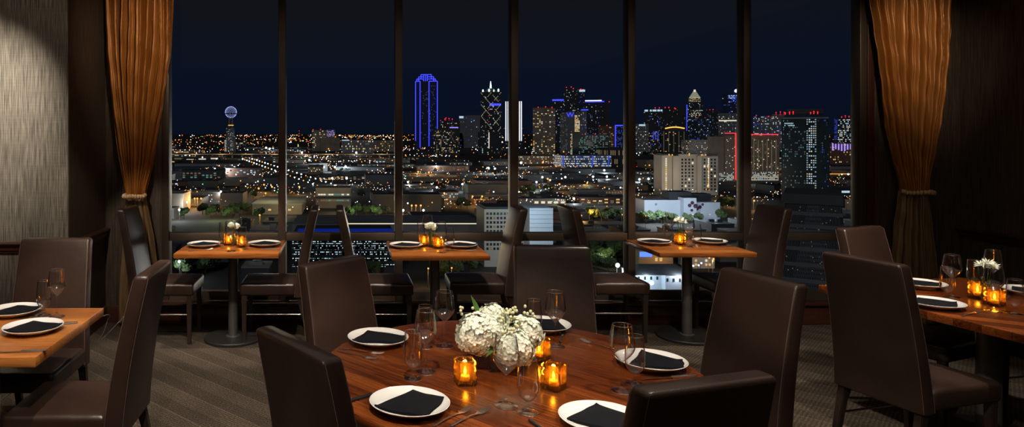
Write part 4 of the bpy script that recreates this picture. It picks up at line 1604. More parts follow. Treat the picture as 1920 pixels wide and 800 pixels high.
ft = bpy.data.objects.new('lettering', fc); fo = bpy.data.objects.new('sign_letter', bpy.data.meshes.new_from_object(ft)); bpy.data.objects.remove(ft); COL.objects.link(fo); fo.parent = b.root; fo.location = (b.X(1069), -0.4, b.Z(219.5)); fo.rotation_euler = (pi / 2, 0, 0)
b = Bld('office_block', 'wide glass office block with dim green floors, centre', 1084, 1141, 252, 302, 'glass', depth=50); b.walls([(1084, 1141, 252, None, 0, 50), (1068, 1084, 247, None, -4, 46)], 'glass'); b.windows(22, 15, 0.42, ['teal', 'dim', 'teal', 'dimcool'], px=(1085, 1140), py=(254, 298), side=False, fill=(0.8, 0.6)); b.windows(2, 12, 0.9, ['warm', 'white'], px=(1069, 1073), py=(250, 290), y=-4.4, side=False); b.beacons([(1092, 252), (1116, 251), (1071, 247)], 0.8)
b = Bld('apartment_block', 'brown block with red beacons behind the green glass office', 1122, 1153, 236, 287, 'brick', depth=40); b.walls(); b.windows(14, 16, 0.26, ['dim', 'warm', 'dim']); b.beacons([(1124, 236), (1138, 235)], 0.8)
b = Bld('blue_block', 'small block edged in blue light left of the wide mullion', 1153, 1171, 234, 279, 'navy', depth=30); b.walls(); b.windows(8, 16, 0.35, ['blue', 'dimcool', 'blue']); b.bar('roof_band', 'neon', 1153, 1170, 234, 236); b.bar('corner_band', 'neon', 1153, 1155, 236, 275)
b = Bld('parking_garage', 'long white and blue lit parking deck in the middle distance', 1055, 1146, 291, 314, 'grey', depth=60); b.walls(); b.windows(44, 5, 0.72, ['cool', 'dimcool', 'cool', 'blue', 'white'], fill=(0.7, 0.5)); 
for x in (1055.5, 1110, 1140):
    b.bar('corner_band', 'blue', x, x + 2, 291, 311)
b = Bld('apartment_block', 'low lit block at the foot of the warm apartment tower', 975, 1052, 292, 308, 'tan', depth=40); b.walls(); b.windows(34, 4, 0.4, ['white', 'dim', 'warm', 'cool'])
b = Bld('arena', 'dark rounded roof hall beside the wide mullion', 1140, 1170, 277, 313, 'dark', depth=60); b.walls(); b.windows(8, 2, 0.5, ['dim'])
b = Bld('office_tower', 'wide dark tower with a white roof sign right of the wide mullion', 1207, 1243, 207, 284, 'dark', depth=50); b.walls(); b.windows(16, 28, 0.15, ['dim', 'cool', 'dimcool', 'blue']); 
for k, (a0, a1) in enumerate(((1208.5, 1215), (1218.5, 1222), (1223.5, 1231), (1232.5, 1237.5), (1238.5, 1242))):
    b.bar('roof_sign', 'cool', a0, a1, 205.4, 208.8)
b = Bld('office_tower', 'dark slab with a row of red beacons left of the pointed tower', 1243, 1285, 203, 281.5, 'dark', depth=50); b.walls([(1243, 1262, 203, None, 0, 50), (1262, 1285, 201, None, 4, 50)]); b.windows(18, 30, 0.11, ['dim', 'dimcool', 'warm']); b.beacons([(1228, 201.5), (1236, 201.5), (1247, 201), (1254, 201), (1265, 202.5), (1266.5, 204)], 0.9)
b = Bld('office_block', 'grey block of lit rows right beside the wide mullion', 1192, 1216, 232, 289, 'grey', depth=36); b.walls(); b.windows(11, 18, 0.3, ['dim', 'white', 'dimcool']); b.bar('roof_sign', 'cool', 1198, 1210, 233, 236)
b = Bld('blue_block', 'narrow block with blue light bars left of the amber crowned tower', 1216, 1240, 242, 292, 'dark', depth=36); b.walls(); b.windows(9, 18, 0.3, ['warm', 'dim', 'blue']); 
for x in (1224.5, 1228.5, 1233):
    b.bar('light_bar', 'blue', x, x + 1.5, 246, 262)
b = Bld('amber_crowned_tower', 'dark tower crowned by a row of amber lights', 1240, 1289, 245, 293, 'dark', depth=45); b.walls([(1240, 1289, 245, None, 0, 45), (1248, 1283, 238, None, 5, 38)]); b.windows(14, 17, 0.10, ['dim', 'warm'])
for k in range(16):
    bm = bmesh.new(); ball(bm, (b.X(1248 + 2.3 * k), 1.5, b.Z(240.5 - 2.4 * sin(pi * k / 15))), 1.25 * b.k, 8, 6); link('crown_lamp', bm, EM['crownwarm'], b.root, 60)
for k in range(5):
    b.bar('light_rib', 'dim', 1244 + 9.5 * k, 1244.8 + 9.5 * k, 246, 285)
b = Bld('pointed_tower', 'tower with a glowing pyramid point on the right skyline', 1287, 1318, 184, 281.5, 'dark', 'skyscraper', depth=60)
b.walls([(1287, 1318, 192, None, 0, 60), (1290, 1315, 184, None, 3, 54)])
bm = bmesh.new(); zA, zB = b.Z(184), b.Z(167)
frustum(bm, [(b.X(1291), 5, zA), (b.X(1314), 5, zA), (b.X(1314), 50, zA), (b.X(1291), 50, zA)], [(b.X(1302), 26, zB), (b.X(1303), 26, zB), (b.X(1303), 28, zB), (b.X(1302), 28, zB)]); link('pyramid_roof', bm, emit('pyramid_glow', (0.75, 0.78, 0.55), 0.30), b.root, 0)  # the lit look of the roof is put in as emission
b.bar('point_light', 'white', 1300.5, 1304.5, 167.5, 172, 20); b.windows(14, 6, 0.8, ['warm', 'white', 'dim'], px=(1291, 1314), py=(182, 191), y=2.7, side=False); b.windows(13, 34, 0.18, ['dim', 'cool', 'dimcool'], py=(193, 268), side=False); b.bar('corner_band', 'neon', 1287, 1288.6, 196, 248); b.windows(12, 7, 0.75, ['white', 'dim'], px=(1294, 1316), py=(206, 219), y=-0.4, side=False)
b = Bld('office_tower', 'dark tower with red dots between the pointed and curved towers', 1288, 1340, 221, 287, 'glass', depth=40); b.walls(); b.windows(22, 26, 0.26, ['cool', 'dimcool', 'dimcool', 'blue']); b.beacons([(1296, 222), (1308, 221), (1322, 221), (1334, 222)], 0.8)
b = Bld('office_tower', 'distant tower with red roof lamps left of the curved blue tower', 1321, 1350, 206, 280, 'dark', depth=40); b.walls(); b.windows(12, 26, 0.14, ['dim', 'dimcool']); b.beacons([(1325, 206.5), (1331, 206), (1337, 205.5), (1344, 207), (1348, 210)], 0.9)
b = Bld('curved_tower', 'round topped tower with a bright blue white disc on its crown', 1354, 1389, 178, 279.5, 'navy', 'skyscraper', depth=55)
b.walls()
bm = bmesh.new(); pr = []
n = 14
fr = [(b.X(1354 + 35 * i / n), b.Z(178 - 12.5 * sin(pi * (0.12 + 0.76 * i / n)) + 4.5)) for i in range(n + 1)]
A = [bm.verts.new((x, 0, z)) for x, z in fr] + [bm.verts.new((b.X(1389), 0, b.h - 1)), bm.verts.new((b.X(1354), 0, b.h - 1))]
B = [bm.verts.new((v.co.x, 50, v.co.z)) for v in A]
bm.faces.new(A); bm.faces.new(B[::-1])
for i in range(len(A)):
    j = (i + 1) % len(A); bm.faces.new((A[i], B[i], B[j], A[j]))
link('vaulted_crown', bm, CM['navy'], b.root, 30)
bm = bmesh.new(); ball(bm, (b.X(1380.5), -1, b.Z(170.5)), 3.2 * b.k, 16, 10); link('crown_disc', bm, emit('disc_light', (0.45, 0.62, 1.0), 2.5), b.root, 60)
b.windows(9, 6, 0.75, ['blue', 'blue', 'cool'], px=(1366, 1387), py=(178, 192), side=False, fill=(0.8, 0.7)); b.windows(14, 34, 0.18, ['dimcool', 'cool', 'blue'], py=(178, 262), side=False)
b = Bld('apartment_block', 'grey block with a white light line below the curved tower', 1347, 1388, 212, 286, 'grey', depth=40); b.walls(); b.windows(16, 22, 0.25, ['dim', 'dimcool', 'white']); b.bar('light_line', 'white', 1348, 1386, 225, 227)
b = Bld('office_block', 'white lit block of even rows below the pointed tower', 1291, 1327, 262, 306, 'beige', depth=36); b.walls(); b.windows(18, 14, 0.45, ['white', 'dim', 'dim', 'dimcool'], fill=(0.6, 0.5))
b = Bld('red_lined_hotel', 'long hotel outlined by a red neon roof line and upright', 1346, 1465, 250, 340, 'tan', 'hotel', depth=30)
b.walls([(1346, 1360, 256, None, 4, 30), (1360, 1386, 254, None, 0, 30), (1386, 1466, 254, None, 6, 30)])
b.bar('neon_line', 'neonred', 1359, 1380, 248.8, 250.4, -0.6); b.bar('neon_line', 'neonred', 1378.4, 1380.2, 248.8, 337, -0.6); b.bar('neon_line', 'neonred', 1386, 1463, 251, 252.8, 4)
for k in range(9):
    b.bar('light_pier', 'dim', 1392 + 8.4 * k, 1392.8 + 8.4 * k, 262, 320, 5.4, 0.5)
b.windows(26, 22, 0.16, ['dim', 'white', 'dim', 'warm'], px=(1388, 1464), py=(258, 320), y=5.6, side=False); b.windows(34, 7, 0.75, ['white', 'cool', 'white'], px=(1388, 1464), py=(322, 340), y=5.5, side=False); b.windows(10, 22, 0.14, ['dim', 'white'], px=(1360, 1378), py=(258, 318), y=-0.4, side=False); b.windows(10, 7, 0.7, ['white', 'cool'], px=(1348, 1376), py=(322, 338), y=-0.6, side=False)
b = Bld('concrete_hotel', 'pale concrete hotel slab with dark window strips and two bright stairwells', 1243, 1349, 291, 366, 'beige', 'hotel', depth=24)
b.walls([(1243, 1262, 291, None, 3, 24), (1262, 1274, 292, None, 0, 24), (1274, 1324, 289, None, 3, 24), (1308, 1316, 292, None, 0, 24), (1324, 1349, 293, None, 3, 24)])
for x in (1280, 1286.5, 1293, 1299.5, 1322, 1328.5, 1335, 1341.5):
    for r_ in range(10):
        bm = bmesh.new(); box(bm, b.X(x), b.X(x + 3.0), 2.7, 3.05, b.Z(297.5 + 6.2 * r_ + 3.6), b.Z(297.5 + 6.2 * r_)); link('window', bm, CM['glass'] if crnd.random() < 0.9 else EM['white'], b.root, 0)
b.windows(1, 16, 1.2, ['white', 'warm'], px=(1249.5, 1252.5), py=(296, 360), y=2.6, side=False, fill=(0.9, 0.8), name='lit_stairwell'); b.windows(1, 16, 1.2, ['white', 'warm'], px=(1329, 1332), py=(296, 352), y=2.4, side=False, fill=(0.9, 0.8), name='lit_stairwell')
b.beacons([(1256, 289.5), (1262, 290), (1294, 288), (1318, 290), (1325, 290)], 1.0, 'crownwarm'); b.bar('roof_line', 'roof', 1243, 1349, 288.5, 291, 4, 16)
b = Bld('office_tower', 'dark blue glass tower with a lit column of windows, right foreground', 1465, 1554, 213, 380, 'glass', 'skyscraper', depth=40, turn=True)
b.walls([(1465, 1554, 221, None, 0, 40), (1467, 1552, 218, 223, 2, 38)]); b.roof('dark', 0.12, 5)
b.windows(5, 34, 0.75, ['cool', 'white', 'cool'], px=(1512, 1531), py=(222, 366), side=False, fill=(0.6, 0.5), each=90); b.windows(12, 34, 0.22, ['dimcool', 'teal', 'dimcool'], px=(1467, 1511), py=(224, 366), side=False); b.windows(8, 34, 0.16, ['dimcool', 'blue', 'dimcool'], px=(1533, 1553), py=(224, 366), side=False); b.windows(8, 2, 0.9, ['cool'], px=(1470, 1490), py=(229, 237), y=-0.5, side=False)
for k in range(19):
    bm = bmesh.new(); x = b.X(1465 + 89 * k / 18); box(bm, x - 0.22, x + 0.22, -0.5, 0.05, 2, b.Z(222)); link('facade_fin', bm, CM['glass'], b.root, 0)
b.bar('parapet', 'grey', 1466, 1553, 219.5, 222.5, -0.8, 1); b.beacons([(1472, 211), (1480, 209.5), (1487, 209), (1520, 211), (1526, 209), (1533, 210)], 1.0)
b = Bld('office_block', 'lit block behind the dark glass tower on its left', 1412, 1466, 216, 284, 'grey', depth=40); b.walls([(1412, 1426, 222, None, 0, 40), (1426, 1448, 217, None, 4, 40), (1448, 1470, 214, None, 6, 40)]); b.windows(22, 24, 0.28, ['dim', 'white', 'blue', 'cool']); b.beacons([(1418, 216), (1441, 218), (1455, 211), (1463, 210), (1470, 211)], 0.9)
b = Bld('office_block', 'glass block with white lit floors and a blue edge at far right', 1564, 1612, 221, 287, 'glass', depth=40); b.walls(); b.windows(18, 18, 0.55, ['white', 'cool', 'dimcool'], px=(1571, 1612), side=False, fill=(0.75, 0.5)); b.windows(4, 20, 0.8, ['blue'], px=(1564, 1570), py=(222, 262), y=-0.6, side=False); b.beacons([(1578, 219), (1585, 217), (1592, 218)], 0.9)
b = Bld('violet_block', 'block washed in violet light at the foot of the far right skyline', 1556, 1612, 268, 308, 'brick', depth=40); b.walls(); b.windows(20, 8, 0.2, ['dim', 'warm'], side=False)
for k in range(9):
    b.bar('violet_light', 'purple', 1560 + 5.6 * k, 1562.2 + 5.6 * k, 268 + crnd.uniform(0, 2), 280 + crnd.uniform(-3, 3))
b = Bld('overpass', 'amber lit overpass crossing below the far right skyline', 1552, 1614, 322, 334, 'tan', 'overpass', depth=10); b.walls([(1552, 1614, 325, 330, 0, 10), (1560, 1563, 329, None, 2, 8), (1580, 1583, 329, None, 2, 8), (1600, 1603, 329, None, 2, 8)]); b.bar('lamp_strip', 'sodium', 1556, 1612, 325.5, 326.2, -0.4, 0.3)

# --- nearer buildings
b = Bld('gallery_building', 'long pale wall building painted with a flower mural', 1214, 1355, 374, 412, 'white', depth=26)
b.walls([(1214, 1282, 376, None, 6, 26), (1282, 1306, 371, None, 0, 26), (1306, 1355, 380, None, 4, 26)]); b.walls([(1265, 1308, 361, None, 10, 24), (1300, 1350, 366, None, 14, 26)], 'dark', 'dark_volume')
for cxp, cyp, rp in ((1298, 380, 4), (1304, 386, 5), (1311, 391, 5), (1317, 389, 4), (1293, 385, 4), (1308, 400, 4), (1297, 394, 3), (1322, 384, 3)):
    bm = bmesh.new()
    for q in range(6):
        a = q * pi / 3
        lathe(bm, [(0, 0), (rp * 0.42 * b.k, 0), (rp * 0.42 * b.k, 0.12), (0, 0.12)], 12, (rp * 0.5 * b.k * cos(a), rp * 0.5 * b.k * sin(a), 0))
    bmesh.ops.rotate(bm, verts=bm.verts, cent=(0, 0, 0), matrix=Matrix.Rotation(pi / 2, 3, 'X'))
    bmesh.ops.translate(bm, verts=bm.verts, vec=(b.X(cxp), -0.05 if cxp < 1306 else 3.95, b.Z(cyp)))
    link('mural_flower', bm, CM['mural'], b.root, 40)
b.bar('small_window', 'glass', 1234, 1238, 382, 386, 5.9, 0.3)
b = Bld('apartment_building', 'pale apartment building with a grid of dark windows behind the middle table', 908, 985, 392, 500, 'beige', depth=22)
b.walls([(908, 985, 392, None, 0, 22)])
for r_ in range(9):
    for c_ in range(11):
        bm = bmesh.new(); x = 912 + 6.5 * c_; y = 398 + 8.2 * r_
        box(bm, b.X(x), b.X(x + 4), -0.15, 0.1, b.Z(y + 4.6), b.Z(y)); link('window', bm, CM['glass'] if crnd.random() < 0.94 else EM['dim'], b.root, 0)
b.roof('roof', 0.04, 1.2)
b = Bld('blank_block', 'blank pale blue wall block behind the chair at the middle table', 993, 1037, 390, 508, 'white', depth=20); b.walls()
for k in range(13):
    b.bar('wall_joint', 'grey', 993, 1037, 394 + 8 * k, 394.5 + 8 * k, -0.06, 0.1)
b = Bld('parking_garage', 'open parking garage full of white lights under a blue lit roof', 548, 742, 446, 515, 'dark', depth=44)
b.walls([(546, 742, 500, None, 0, 44), (546, 742, 443, 447, 0, 44)] + [(546, 742, 457 + 11 * k, 460 + 11 * k, 0, 44) for k in range(4)] + [(546 + 21.7 * k, 549 + 21.7 * k, 446, 505, 0.5, 3) for k in range(10)])
b.windows(70, 14, 0.62, ['garage', 'dimcool', 'cool', 'teal', 'garage'], px=(548, 740), py=(447, 502), y=0.4, side=False, fill=(0.72, 0.42), name='garage_lights'); b.bar('back_wall', 'dark', 546, 742, 446, 505, 30, 1)
bm = bmesh.new(); box(bm, b.X(553), b.X(742), 13, 27, b.Z(443), b.Z(443) + 0.3); link('blue_lit_roof_strip', bm, EM['deepblue'], b.root, 0)  # blue light on the deck, put in as a glowing strip
b = Bld('blue_roofed_hall', 'long flat hall with a pale parapet behind the parking garage', 548, 905, 428, 462, 'grey', 'hall', depth=45, dist=402); b.walls([(548, 905, 420, None, 0, 45)]); b.bar('parapet', 'white', 640, 905, 418.5, 420, 0, 1)
b = Bld('long_shed', 'long dark shed with a pale glazed corner room right of the left mullion', 772, 900, 410, 440, 'grey', 'shed', depth=40); b.walls([(772, 900, 414, None, 0, 40)]); b.windows(1, 1, 1.5, ['teal'], px=(773, 790), py=(417, 424), side=False, fill=(0.95, 0.9)); b.roof('roof', 0.03, 0.8); b.windows(8, 1, 0.5, ['dimcool'], px=(840, 896), py=(417, 424), side=False)
b = Bld('office_building', 'low tan office building with horizontal lit bands right of the first mullion', 592, 658, 352, 390, 'tan', depth=30); b.walls([(592, 658, 352, None, 0, 30)]); b.windows(12, 1, 0.8, ['teal', 'white'], px=(596, 655), py=(363, 366), side=False, fill=(0.9, 0.9)); b.windows(12, 1, 0.7, ['teal', 'dim'], px=(596, 655), py=(374, 377), side=False, fill=(0.9, 0.9)); b.bar('band', 'dark', 592, 658, 368, 372, -0.4, 0.5)
b = Bld('warehouse', 'broad pale roofed warehouse beyond the left window table', 473, 566, 383, 402, 'tan', depth=70); b.walls(); 
bm = bmesh.new(); box(bm, -b.w / 2 - 0.6, b.w / 2 + 0.6, -0.6, b.dep + 0.6, b.h, b.h + 0.7); link('flat_roof', bm, CM['paleroof'], b.root, 0); b.windows(10, 1, 0.6, ['warm', 'dim'], py=(390, 396), side=False)
b = Bld('house', 'pale walled house with dark hipped roof seen below the right window table', 1186, 1288, 507, 545, 'white', 'house', depth=16); b.walls([(1186, 1240, 512, None, 0, 12), (1240, 1288, 512, None, -4, 12)])
bm = bmesh.new(); w2 = b.w / 2 + 0.5; frustum(bm, [(-w2, -4.5, b.Z(512)), (w2, -4.5, b.Z(512)), (w2, 12.5, b.Z(512)), (-w2, 12.5, b.Z(512))], [(-w2 * 0.6, 3.5, b.Z(512) + 3.4), (w2 * 0.7, 3.5, b.Z(512) + 3.4), (w2 * 0.7, 5, b.Z(512) + 3.4), (-w2 * 0.6, 5, b.Z(512) + 3.4)]); link('hipped_roof', bm, CM['roof'], b.root, 0)
for k in range(7):
    b.bar('window', 'glass', 1196 + 11.5 * k, 1199.5 + 11.5 * k, 518, 524, -0.15 if 1196 + 11.5 * k < 1238 else -4.15, 0.3)
b = Bld('shop_building', 'amber lit shop building with a blue screen under the right window table', 1198, 1262, 470, 502, 'tan', 'shop', depth=18); b.walls(); b.bar('screen', 'screen', 1199, 1222, 472, 481, -0.5, 0.4); b.windows(4, 1, 0.9, ['dim', 'warm'], px=(1226, 1260), py=(480, 492), side=False)
b = Bld('apartment_building', 'white apartment row with lit doors below the right window table', 1295, 1340, 476, 503, 'white', depth=14); b.walls(); b.windows(7, 3, 0.5, ['warm', 'white', 'dim'], side=False)
# lattice clad tower close by on the right
dl = 165.0
lat = thing('lattice_tower', 'dark building wrapped in crossing lattice with sloping side, close on the right', 'building', ((1524 - PX) / F * dl, dl, GZ), -atan2(1524 - PX, F))
kx = dl / F * cos(atan2(1524 - PX, F))
zt, zl = zat(385, dl), zat(600, dl)
w1, w2 = 54 * kx, 92 * kx
bm = bmesh.new(); frustum(bm, [(-w2, 0, 0), (w2 * 1.15, 0, 0), (w2 * 1.15, 34, 0), (-w2, 34, 0)], [(-w1, 3, zt), (w1, 3, zt), (w1 * 1.0, 24, zt), (-w1, 24, zt)]); link('walls', bm, CM['dark'], lat, 0)
bm = bmesh.new(); box(bm, -w1 - 0.3, w1 + 0.3, 2.5, 24.5, zt, zat(366, dl)); link('roof_volume', bm, city_mat('roof_volume', (0.085, 0.083, 0.08)), lat, 0)
def lface(u, z):
    t = z / zt
    wl = -w2 + (w2 - w1) * t; wr = w2 * 1.15 - (w2 * 1.15 - w1) * t
    return (wl + (wr - wl) * u, 3 * t - 0.25, z)
for k in range(44):
    for sgn in (1, -1):
        bm = bmesh.new(); pts = []
        for q in range(9):
            u = k / 43 + sgn * 0.42 * q / 8
            if -0.001 <= u <= 1.001:
                pts.append(lface(u, zl - 8 + (zt - zl + 8) * q / 8))
        if len(pts) > 1:
            tube(bm, pts, 0.07, 4); link('lattice_bar', bm, CM['grey'], lat, 0)
        else:
            bm.free()
for yv in (403, 427, 437, 470, 500, 530):
    z = zat(yv, dl); a, c = lface(0, z), lface(1, z)
    bm = bmesh.new(); frustum(bm, [(a[0], a[1] - 0.1, z - 0.45), (c[0], a[1] - 0.1, z - 0.45), (c[0], a[1] + 0.3, z - 0.45), (a[0], a[1] + 0.3, z - 0.45)], [(a[0], a[1] - 0.1, z + 0.45), (c[0], a[1] - 0.1, z + 0.45), (c[0], a[1] + 0.3, z + 0.45), (a[0], a[1] + 0.3, z + 0.45)]); link('floor_band', bm, CM['grey'], lat, 0)
bm = bmesh.new()
for k in range(70):
    u, z = crnd.uniform(0.08, 0.92), zat(crnd.uniform(390, 540), dl)
    p = lface(u, z); box(bm, p[0] - 0.12, p[0] + 0.12, p[1] - 0.02, p[1] + 0.1, p[2] - 0.1, p[2] + 0.1)
o = link('lit_windows', bm, EM['dim'], lat, 0); o['kind'] = 'stuff'
FOOT.append(((1420 - PX) / F * 150, (1640 - PX) / F * 220, 140, 220))

# elevated highway
dh = gdist(296)
hw = thing('elevated_highway', 'long pale elevated highway crossing the left of the city', 'highway', (0, dh, GZ))
bm = bmesh.new(); box(bm, (300 - PX) / F * dh, (745 - PX) / F * dh, 0, 22, 9.5, 12.0); link('deck', bm, CM['tan'], hw, 0)
for k in range(24):
    bm = bmesh.new(); x = (305 + 18.5 * k - PX) / F * dh; frustum(bm, [(x - 1.5, 7, 0), (x + 1.5, 7, 0), (x + 1.5, 15, 0), (x - 1.5, 15, 0)], [(x - 2, 4, 9.6), (x + 2, 4, 9.6), (x + 2, 18, 9.6), (x - 2, 18, 9.6)]); link('pier', bm, CM['grey'], hw, 0)
for k in range(9):
    l = bpy.data.lights.new('highway_glow', 'POINT'); l.energy = 30000; l.color = (1.0, 0.75, 0.42); l.shadow_soft_size = 0.5  # point lights added to brighten the deck, without lamp bodies
    o = bpy.data.objects.new('highway_glow', l); COL.objects.link(o); o.location = ((315 + 50 * k - PX) / F * dh, dh - 14, GZ + 17)
FOOT.append(((300 - PX) / F * dh, (745 - PX) / F * dh, dh - 5, dh + 28))
# avenue running away to the upper left
pa, pb = at(640, 372, GZ), at(462, 304, GZ)
bm = bmesh.new(); dx, dy = pb[0] - pa[0], pb[1] - pa[1]; ln = sqrt(dx * dx + dy * dy); nx_, ny_ = -dy / ln * 9, dx / ln * 9
frustum(bm, [(pa[0] - nx_, pa[1] - ny_, GZ), (pa[0] + nx_, pa[1] + ny_, GZ), (pb[0] + nx_, pb[1] + ny_, GZ), (pb[0] - nx_, pb[1] - ny_, GZ)], [(pa[0] - nx_, pa[1] - ny_, GZ + 0.15), (pa[0] + nx_, pa[1] + ny_, GZ + 0.15), (pb[0] + nx_, pb[1] + ny_, GZ + 0.15), (pb[0] - nx_, pb[1] - ny_, GZ + 0.15)])
struct('road', bm, CM['asphalt'], smooth=0)


def blocked(x0, x1, y0, y1):
    # keep the avenue free
    cx_, cy_ = (x0 + x1) / 2, (y0 + y1) / 2
    t = max(0, min(1, ((cx_ - pa[0]) * dx + (cy_ - pa[1]) * dy) / ln ** 2))
    if sqrt((cx_ - pa[0] - dx * t) ** 2 + (cy_ - pa[1] - dy * t) ** 2) < 14 + max(x1 - x0, y1 - y0) * 0.55:
        return True
    return any(x0 < f[1] and x1 > f[0] and y0 < f[3] and y1 > f[2] for f in FOOT)


# low buildings, block by block
LOW = [('low_building', 'low dark commercial building among the lamps of the city below', 'low dark city buildings', ('dark', 'roof', 'grey'), 0.4),
       ('brick_building', 'low brick building among the lamps of the city below', 'low brick city buildings', ('brick', 'tan'), 0.5),
       ('warehouse', 'flat roofed warehouse with a pale roof in the city below', 'pale roofed city warehouses', ('grey', 'tan'), 0.3)]
dd = 330.0
row = 0
n_low = 0
while dd < 3300 and n_low < 290:
    step = dd * 0.085
    xa, xb = (225 - PX) / F * dd, (1690 - PX) / F * dd
    x = xa - crnd.uniform(0, 30)
    while x < xb:
        wdt = crnd.uniform(0.030, 0.085) * dd * crnd.choice((0.7, 1, 1.3))
        dep = step * crnd.uniform(0.35, 0.6)
        hgt = crnd.uniform(5, 9) if crnd.random() < 0.8 else crnd.uniform(10, 17)
        yb_ = HY + F * EYE / dd
        if yb_ > 425:
            hgt = min(hgt, 8)
        pl, pr = PX + F * x / dd, PX + F * (x + wdt) / dd
        ptop = HY + (EYE - hgt - 2.5) * F / dd
        hides = any(pl < v[1] and pr > v[0] and dd < v[3] and ptop < v[2] for v in VIEW)
        if crnd.random() < 0.85 and not hides and not blocked(x, x + wdt, dd, dd + dep):
            nm, lab, grp, ms, wp = LOW[0] if (q := crnd.random()) < 0.5 else (LOW[1] if q < 0.75 else LOW[2])
            t = thing(nm, lab, 'building', (x + wdt / 2, dd, GZ), 0, grp)
            bm = bmesh.new(); box(bm, -wdt / 2, wdt / 2, 0, dep, 0, hgt)
            link('walls', bm, CM[crnd.choice(ms if dd > 560 else ('roof', 'grey', 'roof'))], t, 0)
            bm = bmesh.new()
            box(bm, -wdt / 2 - 0.3, wdt / 2 + 0.3, -0.3, dep + 0.3, hgt, hgt + 0.6)
            for _ in range(crnd.randint(1, 3)):
                ux = crnd.uniform(-0.35, 0.35) * wdt; uy = crnd.uniform(0.2, 0.7) * dep
                box(bm, ux - 2, ux + 2, uy, uy + 2.5, hgt + 0.6, hgt + 2.2)
            link('roof', bm, CM['paleroof' if nm == 'warehouse' else 'roof'], t, 0)
            if crnd.random() < wp * 1.4 and dd > 520:
                bm = bmesh.new(); nwin = crnd.randint(4, 16); pal = crnd.choice((['warm', 'dim'], ['white', 'dim'], ['cool', 'dimcool'], ['dim'], ['teal', 'dim']))
                rows_ = 1 if hgt < 8 else 3
                for r_ in range(rows_):
                    for c_ in range(nwin):
                        if crnd.random() < 0.6:
                            u0 = -wdt / 2 + wdt * (c_ + 0.2) / nwin; z0 = hgt * (0.35 + r_ / rows_ * 0.55)
                            vs = [bm.verts.new(p) for p in ((u0, -0.1, z0), (u0 + wdt * 0.6 / nwin, -0.1, z0), (u0 + wdt * 0.6 / nwin, -0.1, z0 + hgt * 0.25 / rows_ + 0.5), (u0, -0.1, z0 + hgt * 0.25 / rows_ + 0.5))]
                            f = bm.faces.new(vs); f.material_index = crnd.randrange(len(pal))
                if len(bm.faces):
                    o = link('lit_windows', bm, [EM[p] for p in pal], t, 0); o['kind'] = 'stuff'
                else:
                    bm.free()
            n_low += 1
        x += wdt + crnd.uniform(0.008, 0.05) * dd
    dd += step
    row += 1

# street lamps: the 300 that show largest one by one, the rest as one mass
LMESH = {}


def lamp_mesh(kind, rpx, d):
    b_ = round(math.log(d) / 0.16)
    key = (kind, rpx, b_)
    if key not in LMESH:
        bm = bmesh.new()
        r = rpx * math.exp(b_ * 0.16) / F
        tube(bm, [(0, 0, 0), (0, 0, 9.2)], 0.12, 5)
        tube(bm, [(0, 0, 9.1), (0, -0.8, 9.4)], 0.09, 5)
        n0 = len(bm.faces)
        ball(bm, (0, -0.9, 9.3), r, 8, 6)
        bm.faces.ensure_lookup_table()
        for f in bm.faces[n0:]:
            f.material_index = 1
        o = link('street_lamp', bm, [CM['pole'], EM[kind]], None, 60)
        LMESH[key] = o.data
        return o
    o = bpy.data.objects.new('street_lamp', LMESH[key])
    COL.objects.link(o)
    return o


NL = [0]
LLAB = {'sodium': ('orange glowing street lamp among the city blocks', 'orange street lamps'), 'led': ('white glowing street lamp among the city blocks', 'white street lamps'), 'green': ('green glowing lamp among the city blocks', 'green lamps')}


def lamp(x, y, kind, rpx, px_mode=True):
    if px_mode:
        gx, gy = at(x, y, GZ + 9.3)
    else:
        gx, gy = x, y
    o = lamp_mesh(kind, rpx, gy)
    o.location = (gx, gy + 0.9, GZ)
    tag(o, LLAB[kind][0], 'street lamp', LLAB[kind][1])
    NL[0] += 1
    return gx, gy


def glow(gx, gy, p, col, z=8.0):
    l = bpy.data.lights.new('street_glow', 'POINT')
    l.energy = p
    l.color = col
    l.shadow_soft_size = 0.5
    o = bpy.data.objects.new('street_glow', l)
    COL.objects.link(o)
    o.location = (gx, gy - 2.5, GZ + z)


WHT, ORG = (0.8, 0.92, 1.0), (1.0, 0.52, 0.16)
big = []
for x, y in ((336, 393), (414, 359), (390, 323), (406, 323), (423, 323), (499, 277), (506, 279), (512, 279), (580, 300), (588, 309), (607, 313), (628, 313), (623, 334), (628, 348), (351, 379), (427, 358), (434, 357), (566, 286), (818, 312), (765, 341), (819, 351), (756, 394), (867, 345), (876, 346), (650, 334), (648, 312), (916, 315), (928, 316), (668, 286), (824, 398), (794, 394), (1133, 319), (1112, 331), (1138, 331), (1060, 332), (1006, 341), (1017, 332), (977, 305), (1199, 336), (1216, 335), (1076, 372), (1199, 336), (1384, 356), (1447, 349)):
    big.append((x, y, 'led', 1.9, WHT, 9000))
for x, y in ((495, 346), (485, 353), (498, 362), (510, 350), (561, 350), (323, 378), (332, 378), (365, 372), (370, 372), (377, 372), (347, 358), (487, 403), (772, 385), (780, 385), (789, 385), (784, 322), (804, 323), (886, 368), (904, 368), (833, 362), (939, 387), (1018, 304), (1027, 335), (1101, 343), (1106, 394), (1049, 345), (1414, 376), (1478, 316), (1090, 404), (1060, 403)):
    big.append((x, y, 'sodium', 1.7, ORG, 8000))
for x, y, k, r_, c, p in big:
    gx, gy = lamp(x, y, k, r_)
    glow(gx, gy, p * (1.6 if y > 330 else 5), c, 9 if y > 330 else 14)
for x, y in ((1158, 497), (1222, 530), (474, 492), (336, 490), (487, 489)):
    gx, gy = lamp(x, y, 'led', 4.2 if x > 1100 else 2.6)
    glow(gx, gy, 5000, WHT)
